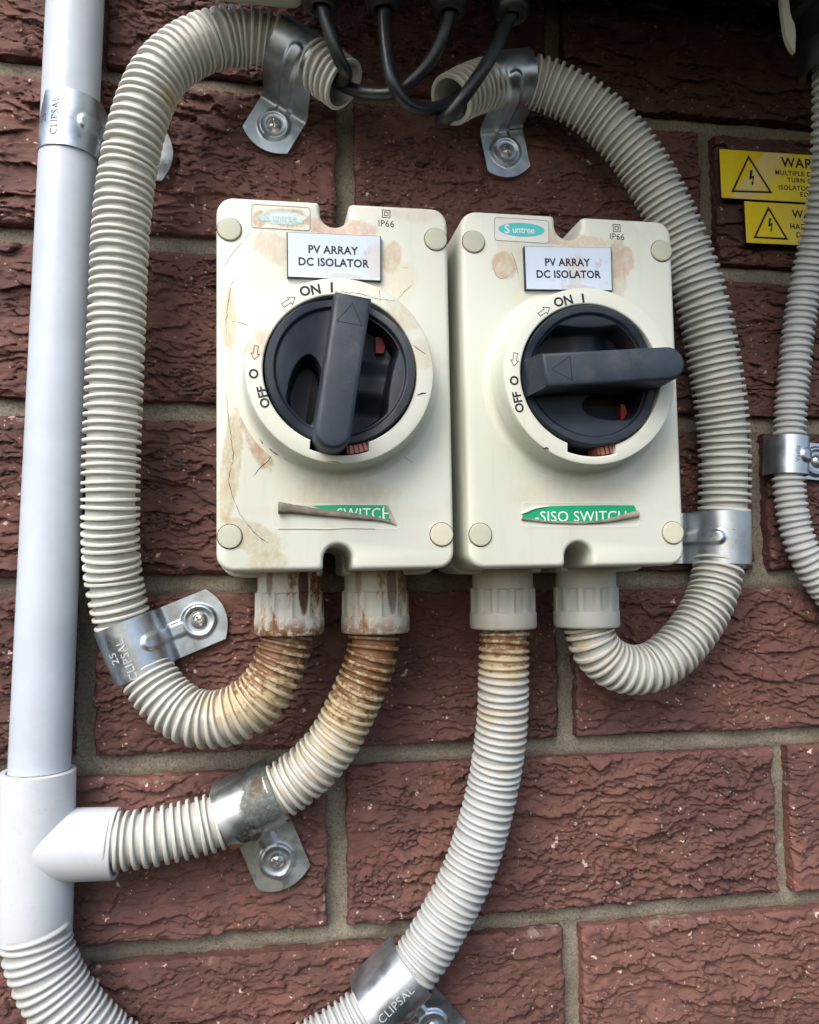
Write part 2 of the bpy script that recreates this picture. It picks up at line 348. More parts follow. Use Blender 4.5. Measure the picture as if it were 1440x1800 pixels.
def text_geo(s, size, bold=0.0, spacing=1.0, xs=1.0, extrude=0.05):
    key = (s, size, bold, spacing, xs)
    if key in _tc: return _tc[key]
    cu = bpy.data.curves.new('lettering', 'FONT'); cu.body = s; cu.size = size; cu.align_x = 'CENTER'; cu.align_y = 'CENTER'
    cu.offset = bold * size; cu.extrude = 0; cu.space_character = spacing; cu.resolution_u = 3; cu.space_line = 0.95
    ob = bpy.data.objects.new('lettering', cu); COL.objects.link(ob)
    dg = bpy.context.evaluated_depsgraph_get(); me = bpy.data.meshes.new_from_object(ob.evaluated_get(dg))
    V = np.array([v.co[:] for v in me.vertices]); Fc = [list(p.vertices) for p in me.polygons]
    bpy.data.objects.remove(ob); bpy.data.curves.remove(cu); bpy.data.meshes.remove(me)
    V[:, 0] *= xs; cc = (V.min(0) + V.max(0)) / 2; V = V - cc
    _tc[key] = (V, Fc); return V, Fc
def text(s, size, c, d, mat, parent, rot=0.0, bold=0.0, spacing=1.0, xs=1.0, clip=None, name='lettering', thick=0.08):
    V, Fc = text_geo(s, size, bold, spacing, xs)
    bm = bmesh.new(); vs = [bm.verts.new((v[0], v[1], 0)) for v in V]
    for f in Fc:
        try: bm.faces.new([vs[i] for i in f])
        except ValueError: pass
    if clip:     # clip = list of ((x,y),(nx,ny)) in text space, keeps the side the normal points away from
        for (p, nrm) in clip:
            bmesh.ops.bisect_plane(bm, geom=bm.verts[:] + bm.edges[:] + bm.faces[:], plane_co=(p[0], p[1], 0), plane_no=(nrm[0], nrm[1], 0), clear_outer=True)
    r = bmesh.ops.extrude_face_region(bm, geom=bm.faces[:])
    for v in [g for g in r['geom'] if isinstance(g, bmesh.types.BMVert)]: v.co.z += thick
    bmesh.ops.recalc_face_normals(bm, faces=bm.faces)
    bm.verts.index_update(); ca, sa = math.cos(rot), math.sin(rot)
    W = [(c[0] + v.co.x * ca - v.co.y * sa, -d - v.co.z, c[1] + v.co.x * sa + v.co.y * ca) for v in bm.verts]
    Fo = [[v.index for v in f.verts] for f in bm.faces]; bm.free()
    return mk(name, W, Fo, mat, parent, smooth=0)
def rrect(cx, cz, w_, h_, r, n=6):
    P = []
    for sx, sz, a0 in ((1, 1, 0), (-1, 1, 90), (-1, -1, 180), (1, -1, 270)):
        for i in range(n + 1):
            a = math.radians(a0 + 90 * i / n); P.append((cx + sx * (w_ / 2 - r) + r * math.cos(a), cz + sz * (h_ / 2 - r) + r * math.sin(a)))
    return P
def lathe(prof, seg=64, c=(0, 0, 0), axis='y', rmod=None, close=False):
    """prof: list of (radius, height); axis 'y' = outward from the wall (height = depth), 'z' = up"""
    V = []
    for (r, h) in prof:
        for i in range(seg):
            a = 2 * math.pi * i / seg; rr = r if rmod is None else rmod(r, h, a)
            if axis == 'y': V.append((c[0] + rr * math.cos(a), c[1] - h, c[2] + rr * math.sin(a)))
            else: V.append((c[0] + rr * math.cos(a), c[1] + rr * math.sin(a), c[2] + h))
    return np.array(V), gridfaces(len(prof), seg, cv=True)

# ------------------------------------------------------------------ the brick wall
BW, BH, PX, PZ = 230.0, 76.0, 240.0, 86.0
wall = thing('brick_wall', (0, 0, -250), 'wall of dark red rough-faced bricks with recessed sandy mortar behind all the conduits', 'wall')
def brick_mesh(w_, h_, seed, step):
    ex = np.array([-11, -6, -2.6, -1.0, -0.25]); 
    def axis_(L, st):
        n = max(4, int(round(L / st))); c_ = np.linspace(-L / 2, L / 2, n + 1)
        return np.concatenate([ex - L / 2, c_, (L / 2 - ex)[::-1]])
    U = axis_(w_, step * 1.30); W = axis_(h_, step * 0.77); u, v = np.meshgrid(U, W, indexing='ij')
    x = np.clip(u, -w_ / 2, w_ / 2); z = np.clip(v, -h_ / 2, h_ / 2)
    bx = np.maximum(np.abs(u) - w_ / 2, 0); bz = np.maximum(np.abs(v) - h_ / 2, 0); back = np.maximum(bx, bz)
    ox = seed * 31.7; oz = seed * 13.3; s = seed % 5
    rough = 0.75 + 0.5 * ((seed * 0.37) % 1)
    wx = x + 5 * (fbm((x + ox) / 16, (z + oz) / 9, s + 1, 3) - .5); wz = z + 5 * (fbm((x + ox) / 14, (z + oz) / 10, s + 2, 3) - .5)
    sc_ = .72 + .55 * ((seed * .618) % 1); tl = .22 * (((seed * .377) % 1) - .5); wz = (wz + x * tl) * sc_; wx = wx * sc_
    # flakes: layers that end in a small overhanging step, mostly running along the brick
    ph = (wz + oz) / 15.0 + 2.3 * fbm((wx + ox) / 48, (wz + oz) / 20, s, 4, .55)
    q = ph - np.floor(ph); mo = .10 * (((seed * .271) % 1) - .5); msk = sstep(.38 + mo, .60 + mo, fbm((x + ox) / 34, (z + oz) / 15, s + 4, 3))
    h = 2.7 * rough * msk * (1 - q) ** 1.3
    ph2 = (wz + oz) / 6.5 + 3.6 * fbm((wx + ox) / 21, (wz + oz) / 10, s + 5, 4, .6)
    q2 = ph2 - np.floor(ph2); msk2 = sstep(.42 - mo, .56 - mo, fbm((x + ox) / 22, (z + oz) / 11, s + 7, 3))
    h = h + 1.5 * rough * msk2 * (1 - q2) ** 1.4
    t3 = 7.0 * fbm((wx + ox) / 24, (wz + oz) / 15, s + 9, 4, .6); q3 = t3 - np.floor(t3)
    h = h + 1.25 * rough * (1 - q3) ** 1.3 * sstep(.34, .54, fbm((x + ox) / 18, (z + oz) / 12, s + 3, 2))
    # fissures
    r1 = np.abs(fbm((wx + ox) / 19, (wz + oz) / 7.5, s + 6, 4, .6) - .5); mk1 = sstep(.45, .62, fbm((x + ox) / 24, (z + oz) / 14, s + 8, 3))
    h = h - 1.9 * rough * mk1 * np.exp(-(r1 / .0085) ** 2) * 1.25
    r2 = np.abs(fbm((wx + ox) / 11, (wz + oz) / 6, s + 10, 4, .62) - .5); mk2 = sstep(.46, .60, fbm((x + ox) / 17, (z + oz) / 12, s + 11, 3))
    h = h - 1.3 * mk2 * np.exp(-(r2 / .0095) ** 2) * 1.3
    h = h + 1.5 * (fbm((x + ox) / 60, (z + oz) / 35, s + 2, 2) - .5) + 0.9 * (fbm((x + ox) / 4.2, (z + oz) / 2.4, s + 1, 3, .6) - .5) - 1.5
    dx = w_ / 2 - np.abs(x); dz = h_ / 2 - np.abs(z); de = np.minimum(dx, dz) + 2.2 * (fbm((x + ox) / 8, (z + oz) / 8, s + 3, 3) - .5)
    edge = sstep(4.5, 0.0, de)
    h = h - 1.9 * sstep(2.6, -0.6, de)
    sx = 2.6 * (fbm((z + oz) / 9, np.full_like(x, 3.3 + s), s, 4) - .5) * sstep(8, 0, dx) * np.sign(x); sz = 2.2 * (fbm((x + ox) / 11, np.full_like(x, 7.7 + s), s + 1, 4) - .5) * sstep(8, 0, dz) * np.sign(z)
    sz = sz - np.where(back > 0, 0, 0.42 * np.clip(h + 1.0, -2, 4) * sstep(0, 5, dz))
    y = -(h) + back; y = np.where(back > 0, np.maximum(y, back - 1.2), y)
    jb = (back > 0) * 1.9 * (fbm((x + y * 2.1 + ox) / 3.1, (z + y * 1.7 + oz) / 3.1, s + 6, 3, .6) - .35)
    sx = sx - np.sign(u) * jb * (bx > 0); sz = sz - np.sign(v) * jb * (bz > 0)
    V = np.stack([x + sx, y, z + sz], -1).reshape(-1, 3)
    return V, gridfaces(len(U), len(W)), np.clip(edge, 0, 1).ravel()
# perpends of the visible courses where they stand off the regular bond (mm)
JOG = {(1, 0): 5.0, (1, 240): -30.0, (3, 240): -6.0, (0, -120): -1.0, (0, 120): 1.5}
hidden_mesh = {}
sd_ = 0
for row in range(-1, 9):                     # row r lies between bed joints r-1 and r (joint 4 is z = 0)
    zc = (4 - row + 0.5) * PZ
    base = 0 if row % 2 == 1 else 120
    joints = [base + PX * i for i in range(-3, 4)]
    for a, b in zip(joints[:-1], joints[1:]):
        xa = a + JOG.get((row, a), 0.0) + 5; xb = b + JOG.get((row, b), 0.0) - 5
        if xb < -330 or xa > 450: continue
        inview = xb > -172 and xa < 288 and 0 <= row <= 6
        sd_ += 1; cx = (xa + xb) / 2
        V, Fc, ed = brick_mesh(xb - xa, BH, sd_, 0.66 if inview else 3.0)
        V[:, 0] += cx; V[:, 2] += zc
        mk('brick', V, Fc, M['brick'], wall, origin=(cx, 0, zc), smooth=180, attrs={'edge': ed})
# mortar: one tooled bed behind the bricks
U = np.arange(-345, 470, 1.7); W = np.arange(-375, 440, 1.7); u, v = np.meshgrid(U, W, indexing='ij')
kz = (v / PZ); dj = np.abs(v - np.round(kz) * PZ)
dep = 6.6 + 1.6 * (fbm(u / 26, v / 26, 2, 3) - .5) + 1.8 * (fbm(u / 5, v / 5, 5, 4, .65) - .5)
dep = dep + 1.2 * sstep(2, 5, dj) * 0.5 + np.where(dj > 5, 1.6 + 1.2 * (fbm(u / 9, v / 7, 6, 3) - .5), 0)
mk('mortar', np.stack([u, dep, v], -1).reshape(-1, 3), gridfaces(len(U), len(W)), M['mortar'], wall, smooth=180)

# ------------------------------------------------------------------ corrugated conduits
def spline(P, n=24):
    P = np.array(P, float); Q = np.vstack([2 * P[0] - P[1], P, 2 * P[-1] - P[-2]]); out = []
    for i in range(1, len(Q) - 2):
        p0, p1, p2, p3 = Q[i - 1], Q[i], Q[i + 1], Q[i + 2]
        # centripetal-ish Catmull-Rom
        def tj(ti, a, b): return ti + max(1e-6, np.linalg.norm((b - a)[:3])) ** 0.5
        t0 = 0; t1 = tj(t0, p0, p1); t2 = tj(t1, p1, p2); t3 = tj(t2, p2, p3)
        for t in np.linspace(t1, t2, n, endpoint=False):
            A1 = (t1 - t) / (t1 - t0) * p0 + (t - t0) / (t1 - t0) * p1; A2 = (t2 - t) / (t2 - t1) * p1 + (t - t1) / (t2 - t1) * p2
            A3 = (t3 - t) / (t3 - t2) * p2 + (t - t2) / (t3 - t2) * p3
            B1 = (t2 - t) / (t2 - t0) * A1 + (t - t0) / (t2 - t0) * A2; B2 = (t3 - t) / (t3 - t1) * A2 + (t - t1) / (t3 - t1) * A3
            out.append((t2 - t) / (t2 - t1) * B1 + (t - t1) / (t2 - t1) * B2)
    out.append(P[-1]); out = np.array(out)
    for _ in range(6): out[1:-1, :3] = (out[:-2, :3] + 2 * out[1:-1, :3] + out[2:, :3]) / 4
    return out
def path(pts):
    """pts: (px, py, depth, radius)"""
    P = []
    for (px, py, d, r) in pts:
        x, z = at(px, py, d); P.append((x, -d, z, r))
    C = spline(P); s = np.concatenate([[0], np.cumsum(np.linalg.norm(np.diff(C[:, :3], axis=0), axis=1))])
    return C, s
FLAT = [(0.0, -1), (.03, -.6), (.055, -.14), (.09, -.01), (.15, .02), (.34, .02), (.40, -.01), (.435, -.14), (.46, -.6), (.49, -1), (.56, -1.02), (.93, -1.02)]
ROUND = [(0.0, -1), (.07, -.55), (.15, -.2), (.25, -.03), (.34, 0), (.43, -.03), (.53, -.2), (.61, -.55), (.68, -1), (.84, -1.08)]
def frame(T):
    T = T / np.linalg.norm(T); Nn = np.array([0, -1.0, 0]); Nn = Nn - (Nn @ T) * T; Nn /= np.linalg.norm(Nn); return T, Nn, np.cross(T, Nn)
def conduit(name, pts, label, group, mat, pitch=3.85, deep=2.0, prof=FLAT, seam=40, stain=None, open_start=False, seg=44, group_=None):
    C, s = path(pts); L = s[-1]; rows = []
    k = 0; t0 = 0.0; slow = RNG.normal(0, 1, 400)
    while t0 < L:
        pk = pitch * (1 + 0.030 * RNG.normal() + 0.035 * math.sin(k * .23 + slow[0] * 3) + 0.03 * math.sin(k * .071 + slow[1] * 3))
        for f, dr in prof:
            t = t0 + f * pk
            if t < L: rows.append((t, dr, k))
        t0 += pk; k += 1
    ts = np.array([r[0] for r in rows]); drs = np.array([r[1] for r in rows])
    pos = np.stack([np.interp(ts, s, C[:, i]) for i in range(4)], 1)
    tan = np.stack([np.interp(ts + .8, s, C[:, i]) - np.interp(ts - .8, s, C[:, i]) for i in range(3)], 1)
    ang = np.linspace(0, 2 * np.pi, seg, endpoint=False); V = []; st = []; va = []
    jit = RNG.normal(0, 1, (k + 1, 3))
    se = math.radians(seam)
    for i, (t, dr, kk) in enumerate(rows):
        T, Nn, Bn = frame(tan[i]); T = T + 0.026 * (jit[kk][0] * Nn + jit[kk][1] * Bn); T, Nn, Bn = frame(T)
        da = np.abs((ang - se + np.pi) % (2 * np.pi) - np.pi)
        ddr = dr * deep * (1 + 0.05 * jit[kk][2])
        r = pos[i, 3] + ddr + np.where(da < 0.09, (0.30 if dr < -.5 else 0.14), 0)
        V.append(pos[i, :3] + np.outer(np.cos(ang) * r, Nn) + np.outer(np.sin(ang) * r, Bn))
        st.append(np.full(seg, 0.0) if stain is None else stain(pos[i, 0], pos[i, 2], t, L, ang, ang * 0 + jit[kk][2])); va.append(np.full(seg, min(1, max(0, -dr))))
    if open_start:   # the inner bore seen through the mouth
        inn = []
        for t in np.arange(46, -0.1, -1.86):
            i = int(np.argmin(np.abs(ts - t))); T, Nn, Bn = frame(tan[i]); r = pos[i, 3] - 2.9 + (0.6 if int(round(t / 1.86)) % 2 else 0)
            inn.append(pos[i, :3] + np.outer(np.cos(ang) * r, Nn) + np.outer(np.sin(ang) * r, Bn))
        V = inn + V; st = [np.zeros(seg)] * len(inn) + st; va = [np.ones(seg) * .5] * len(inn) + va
    nV = np.vstack(V); Fc = gridfaces(len(V), seg, cv=True)
    Fc = Fc[:, ::-1]
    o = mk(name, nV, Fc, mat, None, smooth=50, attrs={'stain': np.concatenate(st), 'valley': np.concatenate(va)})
    tag(o, label, 'conduit', group); return C, s
def stain_left(x, z, t, L, ang, j):
    u = sstep(90, 0, L - t); out = 0.66 * sstep(104, 14, L - t) + 0.22 * sstep(46, 0, L - t) + 0.20 * (np.sin(ang) < 0) * u
    bl = 0.55 * np.exp(-((z - 312) / 7) ** 2) * np.exp(-((ang - (2 * np.pi - 1.2)) / .55) ** 2)   # brown smear on the tall run
    return out + bl + ang * 0
def stain_top(lo, hi, amt):
    def f(x, z, t, L, ang, j): return amt * sstep(hi, lo, t) + 0.32 * sstep(hi * 2.9, lo, t) + 0.03 * j
    return f
A_pts = [(606, 150, 34, 12.4), (572, 126, 30, 12.6), (530, 103, 25, 13), (485, 78, 24, 13.4), (440, 66, 25, 13.6), (400, 66, 26, 13.6), (355, 77, 28, 13.4), (312, 101, 30, 13.2), (276, 138, 32, 13), (247, 205, 34, 12.9),
         (225, 300, 33, 12.9), (213, 400, 32, 12.9), (208, 500, 31, 12.8), (204, 600, 30, 12.8), (200, 700, 29, 12.8), (196, 800, 28, 12.8), (194.5, 900, 26, 12.8), (195, 960, 23, 12.8), (199, 1010, 20, 12.9), (207, 1055, 18, 12.9),
         (220, 1105, 16, 12.8), (240, 1152, 16, 12.7), (266, 1196, 18, 12.7), (298, 1235, 21, 12.8), (335, 1259, 24, 13), (372, 1265, 26, 13), (412, 1256, 28, 13), (450, 1232, 29, 12.9), (477, 1198, 30, 12.6), (496, 1156, 30, 12.1), (506, 1112, 30, 11.8), (508, 1085, 30, 11.8)]
conduit('corrugated_conduit', A_pts, 'grey corrugated conduit beside the rigid pipe, ending in a brown-stained U bend', 'corrugated conduits on the wall', M['conduit'], seam=-12, stain=stain_left, open_start=True)
D_pts = [(792, 176, 36, 12.2), (822, 160, 31, 12.5), (860, 147, 26, 12.8), (905, 141, 24, 12.9), (950, 147, 24, 13), (1000, 167, 26, 13), (1050, 200, 27, 13), (1098, 247, 28, 13), (1136, 300, 28, 13), (1164, 350, 28, 13), (1193, 412, 27, 13.1),
         (1219, 480, 26, 13.3), (1241, 560, 24, 13.4), (1256, 640, 22, 13.5), (1266, 705, 20, 13.5), (1272, 765, 18, 13.4), (1274, 825, 17, 13.4), (1273, 885, 16, 13.3), (1270, 950, 16, 13.1), (1261, 1008, 18, 12.8), (1250, 1050, 20, 12.7),
         (1233, 1086, 22, 12.6), (1208, 1122, 24, 12.5), (1175, 1155, 26, 12.4), (1140, 1174, 27, 12.3), (1105, 1177, 28, 12.3), (1070, 1163, 29, 12.2), (1045, 1135, 30, 12.0), (1034, 1100, 30, 12.0), (1031, 1075, 30, 12)]
conduit('corrugated_conduit', D_pts, 'grey corrugated conduit arching down and hooking under the right isolator', 'corrugated conduits on the wall', M['conduit'], seam=150,
        stain=lambda x, z, t, L, ang, j: 0.30 * sstep(60, 0, L - t) + 0.15 * sstep(60, 0, t) + ang * 0 + 0.02 * j, open_start=True)
B_pts = [(660, 1072, 30, 11.9), (658, 1108, 30, 12), (655, 1145, 30, 12.1), (645, 1180, 29, 12.1), (631, 1215, 28, 12.2), (611, 1258, 26, 12.3), (588, 1300, 24, 12.5), (557, 1339, 22, 12.7), (520, 1371, 20, 12.9), (482, 1396, 19, 13), (437, 1421, 18, 13.1),
         (383, 1443, 18, 13.1), (325, 1459, 19, 13.0), (276, 1470, 20, 12.9), (228, 1477, 20, 12.8), (190, 1480, 20, 12.8)]
conduit('corrugated_conduit', B_pts, 'rust-streaked corrugated conduit sweeping from the left isolator down into the white pipe tee', 'corrugated conduits on the wall', M['conduit'], seam=200,
        stain=stain_top(16, 80, 0.66), pitch=3.95)
C_pts = [(886, 1070, 30, 12), (887, 1110, 30, 12.1), (886, 1150, 30, 12.2), (885, 1200, 29, 12.3), (884, 1250, 27, 12.4), (879, 1305, 25, 12.5), (869, 1370, 22, 12.5), (854, 1435, 20, 12.6), (835, 1500, 18, 12.7), (810, 1562, 17, 12.7),
         (778, 1622, 16, 12.7), (741, 1682, 15, 12.7), (690, 1741, 15, 12.8), (628, 1795, 16, 12.8), (560, 1838, 18, 12.8), (480, 1872, 19, 12.8), (380, 1893, 20, 13), (275, 1881, 20, 13.2), (195, 1845, 20, 14), (140, 1797, 20, 14.6), (107, 1757, 20, 14.8),
         (84, 1716, 20, 14.9), (68, 1672, 20, 14.9), (60, 1630, 20, 14.6)]
conduit('corrugated_conduit', C_pts, 'long corrugated conduit from the right isolator looping along the bottom to the tee', 'corrugated conduits on the wall', M['conduit_cool'], prof=ROUND, seam=200,
        stain=lambda x, z, t, L, ang, j: 0.45 * sstep(36, 14, t) + 0.36 * sstep(115, 20, t) + 0.05 * j + 0 * ang, pitch=3.62, deep=1.6)
E_pts = [(1459, 100, 58, 8.4), (1458, 170, 54, 8.4), (1456, 250, 46, 8.5), (1449, 340, 36, 8.6), (1437, 410, 27, 8.6), (1421, 480, 20, 8.7), (1409, 545, 16, 8.7), (1401, 600, 14, 8.6), (1397, 650, 13, 8.6), (1391.5, 700, 12, 8.6), (1389, 740, 11, 8.6),
         (1387, 800, 11, 8.6), (1387, 850, 11, 8.6), (1390, 880, 11, 8.6), (1397, 920, 11, 8.6), (1409, 960, 12, 8.6), (1430, 1003, 12, 8.6), (1462, 1050, 12, 8.6), (1510, 1105, 12, 8.6), (1550, 1180, 12, 8.6), (1572, 1280, 12, 8.6), (1578, 1500, 12, 8.6), (1580, 1900, 12, 8.6)]
conduit('corrugated_conduit', E_pts, 'thin corrugated conduit at the right edge crossing the yellow warning signs', 'corrugated conduits on the wall', M['conduit_cool'], prof=ROUND, seam=200, pitch=3.75, deep=1.35, seg=36)

# ------------------------------------------------------------------ rigid pipe and tee
def tube_between(a, b, r0, r1, seg=48, prof=None):
    """surface of revolution between two world points; prof = list of (t, radius)"""
    a = np.array(a, float); b = np.array(b, float); T, Nn, Bn = frame(b - a); ang = np.linspace(0, 2 * np.pi, seg, endpoint=False)
    prof = prof or [(0, r0), (1, r1)]; V = []
    for t, r in prof: V.append(a + (b - a) * t + np.outer(np.cos(ang) * r, Nn) + np.outer(np.sin(ang) * r, Bn))
    return np.vstack(V), gridfaces(len(prof), seg, cv=True)[:, ::-1]
pt = at3(145, -260, 15); pb = at3(68, 1390, 15)
V, Fc = tube_between(pt, pb, 13.15, 13.15, 64, [(i / 24, 13.15) for i in range(25)])
tag(mk('rigid_pipe', V, Fc, M['pipe'], None, smooth=180), 'smooth straight bluish grey plastic pipe running down the left side', 'pipe')
tee = thing('pipe_tee', at3(62, 1655, 15), 'white plastic T joint at lower left joining pipe and two corrugated conduits', 'pipe fitting')
a = at3(67, 1354, 15); b = at3(59, 1655, 15)
V, Fc = tube_between(a, b, 16, 16, 72, [(0.02, 13.3), (0.0, 13.4), (-.001, 15.6), (.006, 16.1), (.3, 16.25), (.7, 16.25), (.99, 16.1), (1.0, 15.8), (1.001, 14.2), (.96, 14.0)])
mk('socket', V, Fc, M['tee'], tee, smooth=40)
a = at3(62, 1486, 15); b = at3(206, 1482, 17)
V, Fc = tube_between(a, b, 15.6, 15.6, 72, [(0.0, 15.9), (.97, 15.5), (1.0, 15.3), (1.001, 13.6), (.9, 13.2)])
mk('branch_socket', V, Fc, M['tee'], tee, smooth=40)
V, Fc = tube_between(at3(67, 1355, 15), at3(67, 1352.5, 15), 13.9, 13.3, 64, [(0, 13.9), (0.5, 14.0), (1, 13.3)])
mk('glue_bead', V, Fc, M['curl'], tee, smooth=60)

# ------------------------------------------------------------------ pipe saddles
def cross_screw(parent, c, d, r=4.2, rot=0.3, mat='screw'):
    nr, na = 20, 72; V = []
    for i in range(nr + 1):
        rr = r * (i / nr)
        for j in range(na):
            a_ = 2 * math.pi * j / na; x = rr * math.cos(a_); z = rr * math.sin(a_); h = 2.3 * (1 - (rr / r) ** 2.6) + 0.5
            xr = x * math.cos(rot) + z * math.sin(rot); zr = -x * math.sin(rot) + z * math.cos(rot)
            arm = min(max(abs(xr) / 2.2, abs(zr) / .48), max(abs(zr) / 2.2, abs(xr) / .48))
            core = (abs(xr) + abs(zr)) / 1.25
            g = min(arm, core); dd = 1.7 * (1 - min(1, max(0, (g - .75) / .4)))
            V.append((c[0] + x, -(d + h - dd * (1 - 0.25 * rr / r)), c[1] + z))
    for j in range(na):
        a_ = 2 * math.pi * j / na; V.append((c[0] + r * math.cos(a_), -(d - .5), c[1] + r * math.sin(a_)))
    Fc = gridfaces(nr + 2, na, cv=True)
    return mk('screw', V, Fc, M[mat], parent, smooth=35)
def saddle(c_px, depth, R, foot_px, foot_d, label, mat, wd=26.0, foot=25.0, screw_at=12.5, words=None, wmat='emb', word_s=0.30, rib=True, srot=0.3, axis=None, group='pipe saddles holding the conduits'):
    cx, cz = at(*c_px, depth); fx, fz = at(*foot_px, foot_d)
    ex = np.array([fx - cx, fz - cz]); ex /= np.linalg.norm(ex); ey = np.array([-ex[1], ex[0]])
    R = R + 0.5
    if axis is not None: pass
    root = thing('pipe_saddle', (cx, 0, cz), label, 'pipe clamp', group)
    # profile in (e, h): e along the foot, h out from the wall
    P = [(-R - .3, 1.0), (-R, depth * .5), (-R, depth)]
    FZ = 2.9; P = [(-R, 1.5), (-R, depth * .5)] + [(-R * math.cos(a_), depth + R * math.sin(a_)) for a_ in np.linspace(0, math.pi, 40)]
    hb = 5.9; f0 = R + 3.0
    if depth > hb + .5: P += [(R + .2, (depth + hb) / 2)]
    P += [(R + .45, hb), (R + 1.2, FZ + 1.3), (f0 - .6, FZ + .35), (f0 + .6, FZ + .05)] + [(f0 + t, FZ) for t in np.linspace(1.6, foot, 34)]
    P = np.array(P); sl_ = np.concatenate([[0], np.cumsum(np.linalg.norm(np.diff(P, axis=0), axis=1))]); n = 150
    s = np.linspace(0, sl_[-1], n); E = np.interp(s, sl_, P[:, 0]); Hh = np.interp(s, sl_, P[:, 1])
    te = np.gradient(E); th = np.gradient(Hh); ln = np.hypot(te, th); ne, nh = -th / ln, te / ln
    # smooth normals
    for _ in range(3): ne[1:-1] = (ne[:-2] + ne[1:-1] + ne[2:]) / 3; nh[1:-1] = (nh[:-2] + nh[1:-1] + nh[2:]) / 3
    T = np.linspace(-wd / 2, wd / 2, 45); SS, TT = np.meshgrid(s, T, indexing='ij')
    s_scr = sl_[-1] - foot + screw_at; s_top = sl_[len(P) - 34 - 4 - 20 - (1 if depth > hb + .5 else 0)] if rib else 0
    s_rib0 = s_scr - (R * 1.35 + max(0, depth - 4) + 14)
    endc = np.clip((s_rib0 + 4 - SS) / 3.2, 0, 1); ribm = sstep(1.25, .72, np.hypot(TT / 3.3, endc * 1.1)) * sstep(s_rib0 - 1, s_rib0 + 1.5, SS) * sstep(s_scr + 1, s_scr - 2, SS)
    rd = np.hypot(SS - s_scr, TT); disc = sstep(8.8, 7.2, rd) - .45 * sstep(6.9, 5.3, rd)
    emb = np.maximum(ribm * 1.2 * sstep(5.2, 7.5, rd), disc * 1.5) if rib else disc * .6
    EE = E[:, None] + ne[:, None] * emb; HHh = Hh[:, None] + nh[:, None] * emb
    inf = np.clip((SS - (sl_[-1] - foot * .55)) / (foot * .55), 0, 1); EE = EE - 4.8 * (TT / (wd / 2)) ** 2 * inf
    TW = TT * (1 + 0.0 * inf)
    def lay(off):
        e = EE + ne[:, None] * off; h = HHh + nh[:, None] * off
        return np.stack([cx + e * ex[0] + TW * ey[0], -h, cz + e * ex[1] + TW * ey[1]], -1).reshape(-1, 3)
    nt = len(T); V = np.vstack([lay(.5), lay(-.5)]); Fo = gridfaces(n, nt); Fi = Fo[:, ::-1] + n * nt
    rim = []
    bd = [(i, 0) for i in range(n)] + [(n - 1, j) for j in range(1, nt)] + [(i, nt - 1) for i in range(n - 2, -1, -1)] + [(0, j) for j in range(nt - 2, 0, -1)]
    for q in range(len(bd)):
        i0 = bd[q][0] * nt + bd[q][1]; i1 = bd[(q + 1) % len(bd)][0] * nt + bd[(q + 1) % len(bd)][1]
        rim.append([i0, i0 + n * nt, i1 + n * nt, i1])
    o = mk('strap', V, np.vstack([Fo, Fi, np.array(rim)]), M[mat], root, origin=(cx, 0, cz), smooth=40)
    sc = s_scr - (sl_[-1] - foot); e_ = f0 + screw_at
    cross_screw(root, (cx + ex[0] * e_, cz + ex[1] * e_), FZ + .6, rot=srot)
    if words:
        for (txt, size, arc, off, rot, bold) in words:       # pressed lettering bent round the strap: arc = angle from the far side
            Vt, Ft = text_geo(txt, size, bold, 1.05); ca, sa = math.cos(rot), math.sin(rot); W = []
            for hgt in (0.45, 0.62):
                for v in Vt:
                    a1 = v[0] * ca - v[1] * sa; a2 = v[0] * sa + v[1] * ca
                    th_ = math.radians(arc) + a1 / (R + .5); rr = R + hgt + 0.1
                    e = -rr * math.cos(th_); h = depth + rr * math.sin(th_); t_ = a2 + off
                    W.append((cx + e * ex[0] + t_ * ey[0], -h, cz + e * ex[1] + t_ * ey[1]))
            nv = len(Vt); mk('lettering', W, [[i + nv for i in f] for f in Ft], M[wmat], root, smooth=0)
    return root
saddle((126, 232), 15, 13.2, (240, 246), 15, 'galvanised saddle around the smooth rigid pipe, its foot passing behind the conduit', 'galv', foot=29, screw_at=14, wd=27,
       words=[('CLIPSAL', 5.0, 72, 0, math.pi / 2, 0.01), ('25', 4.6, 45, 0, math.pi / 2, 0.01)], wmat='emb_dark')
saddle((528, 103), 25, 13.0, (490, 198), 8, 'dull galvanised saddle at the upper left conduit mouth, foot pointing down left', 'galv_dark', foot=24, screw_at=10, wd=26, words=[('25 CLIPSAL', 3.4, 55, 0, math.pi / 2, 0.0)], wmat='emb', srot=0.1)
saddle((890, 141), 24, 12.9, (889, 250), 6, 'shiny galvanised saddle at the mouth of the right arching conduit, foot pointing straight down', 'galv', foot=25, screw_at=11, wd=24, words=[('CLIPSAL', 3.4, 50, 0, math.pi / 2, 0.0)], wmat='emb', srot=0.2)
saddle((236, 1139), 16, 12.8, (348, 1092), 3, 'bright galvanised saddle on the left U bend with its foot pointing right', 'galv', foot=27, screw_at=14, wd=26,
       words=[('CLIPSAL', 5.2, 80, -3.5, math.pi / 2, 0.012), ('25', 5.6, 57, -1, math.pi / 2, 0.012)], srot=0.45)
saddle((439, 1419), 18, 13.2, (489, 1517), 3, 'corroded saddle with green and rust stains on the conduit going into the tee', 'galv_corr', foot=29.5, screw_at=15.5, wd=27, words=[('CL', 4.6, 80, 7, math.pi / 2, 0.0)], wmat='emb_dark', srot=0.9)
saddle((690, 1741), 15, 12.8, (752, 1796), 3, 'galvanised saddle at the bottom edge on the long looping conduit', 'galv', foot=31, screw_at=16, wd=27,
       words=[('CLIPSAL', 5.4, 88, 0, math.pi / 2, 0.0), ('25', 5.6, 62, 1, math.pi / 2, 0.0)])
